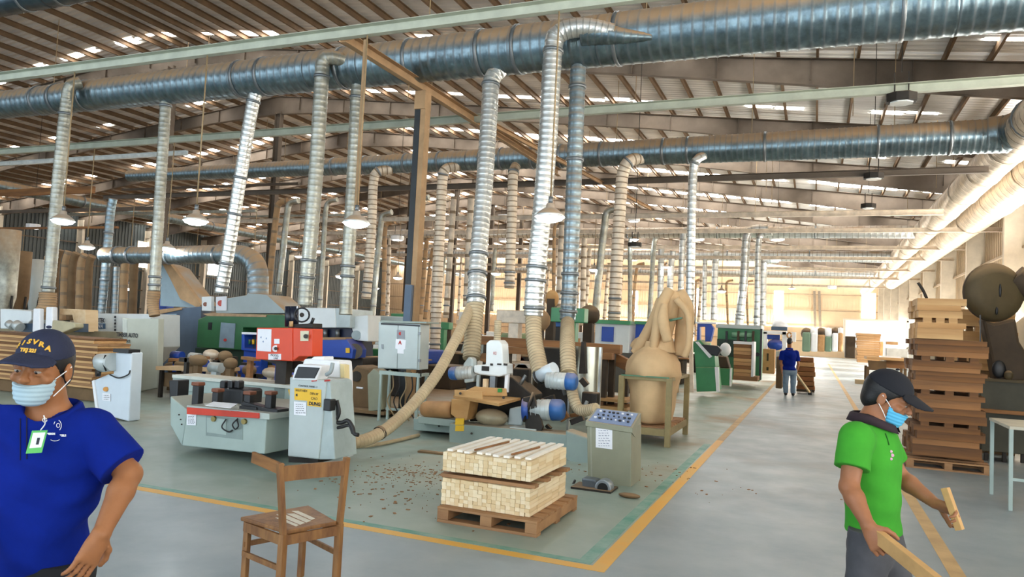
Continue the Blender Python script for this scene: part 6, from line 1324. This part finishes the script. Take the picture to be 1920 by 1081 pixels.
# timber beams behind the tenoning machine
for i,(a0,b0,a1,b1,Y,hh) in enumerate(((900,637,1165,655,12.6,.16),(940,655,1150,668,12.4,.12),(1120,655,1190,690,12.9,.2),(905,668,960,690,12.3,.14))):
    t=TT('timber_beam',['long brown timber beam behind the white upright head','second brown timber below the long beam','brown timber block right of the curved steel shield','short brown timber behind the left motor'][i],'timber',(a0+a1)/2,(b0+b1)/2,Y,None); A_=pix(a0,b0,Y=Y); E_=pix(a1,b1,Y=Y); W_(MB().bar(A_,E_,.2,hh),'beam_body',wood3,t,.01); W_(MB().bb(A_.x+.1,A_.x+.2,Y-.05,Y+.05,0,A_.z-hh/2).bb(E_.x-.2,E_.x-.1,Y-.05,Y+.05,0,E_.z-hh/2),'support_post',drk,t)
for i,(x,y,Y) in enumerate(((1010,600,14.5),(1105,590,15.5),(1035,560,17))):
    t=TT('brown_housing',['dusty rounded hood between the two flexible hoses','brown triangular hood right of the ribbed pipe','orange-brown curved guard above the hoods'][i],'hood',x,y,Y,None); W_(MB().ell(pix(x,y,Y=Y),((.26,.2,.24),(.24,.2,.22),(.18,.1,.22))[i],14,8),'hood_body',(beige_dust,drk,wood4)[i],t); W_(MB().bar(pix(x,y,Y=Y),Vector((pix(x,y,Y=Y).x,Y,.02)),.2,.2),'hood_post',drk,t)
t=TT('blue_bin','blue upright plastic bin standing above the ribbed hose','bin',1048,595,14.2,None); W_(ex([(1040,583),(1056,583),(1054,612),(1042,612)],14.2,.2),'bin_body',M('bin_blue','2f5f9e'),t,.01); W_(MB().bb(pix(1044,600,Y=14.3).x,pix(1052,600,Y=14.3).x,14.25,14.35,0,pix(1048,611,Y=14.3).z),'bin_post',darkm,t)
# mid green/blue machine behind the filter bag, dark green machine left of it
t=TT('blue_machine','blue and green boxed machine behind the tall filter bag','machine',1190,700,17.5); W_(bxp(1115,603,1180,660,17.5,.8),'cabinet',white_mach,t,.02); W_(bxp(1112,600,1182,607,17.4,1),'green_top',mgreen,t); W_(bxp(1128,612,1150,640,17.45,.1),'blue_panel',bluem,t); W_(bxp(1190,605,1225,690,17.6,.8),'blue_cabinet',bluem,t,.02); W_(bxp(1190,602,1228,608,17.5,1),'green_top',mgreen,t); W_(bxp(1120,660,1186,735,17.5,.8),'dark_base',M('dark_grey_base','55534c',.6,0,.1,2,dust=.4),t)
t=TT('low_pallet_load','low pale pallet beside the dust bag cart','pallet',1150,770,12.2); W_(bxp(1120,748,1175,753,12.2,.8),'deck_board',wood4,t); W_(bxp(1120,762,1175,768,12.2,.8),'deck_board',wood4,t); W_(bxp(1125,753,1130,780,12.3,.1).bb(-2.6,-2.55,12.3,12.4,0,.3),'leg',wood2,t)
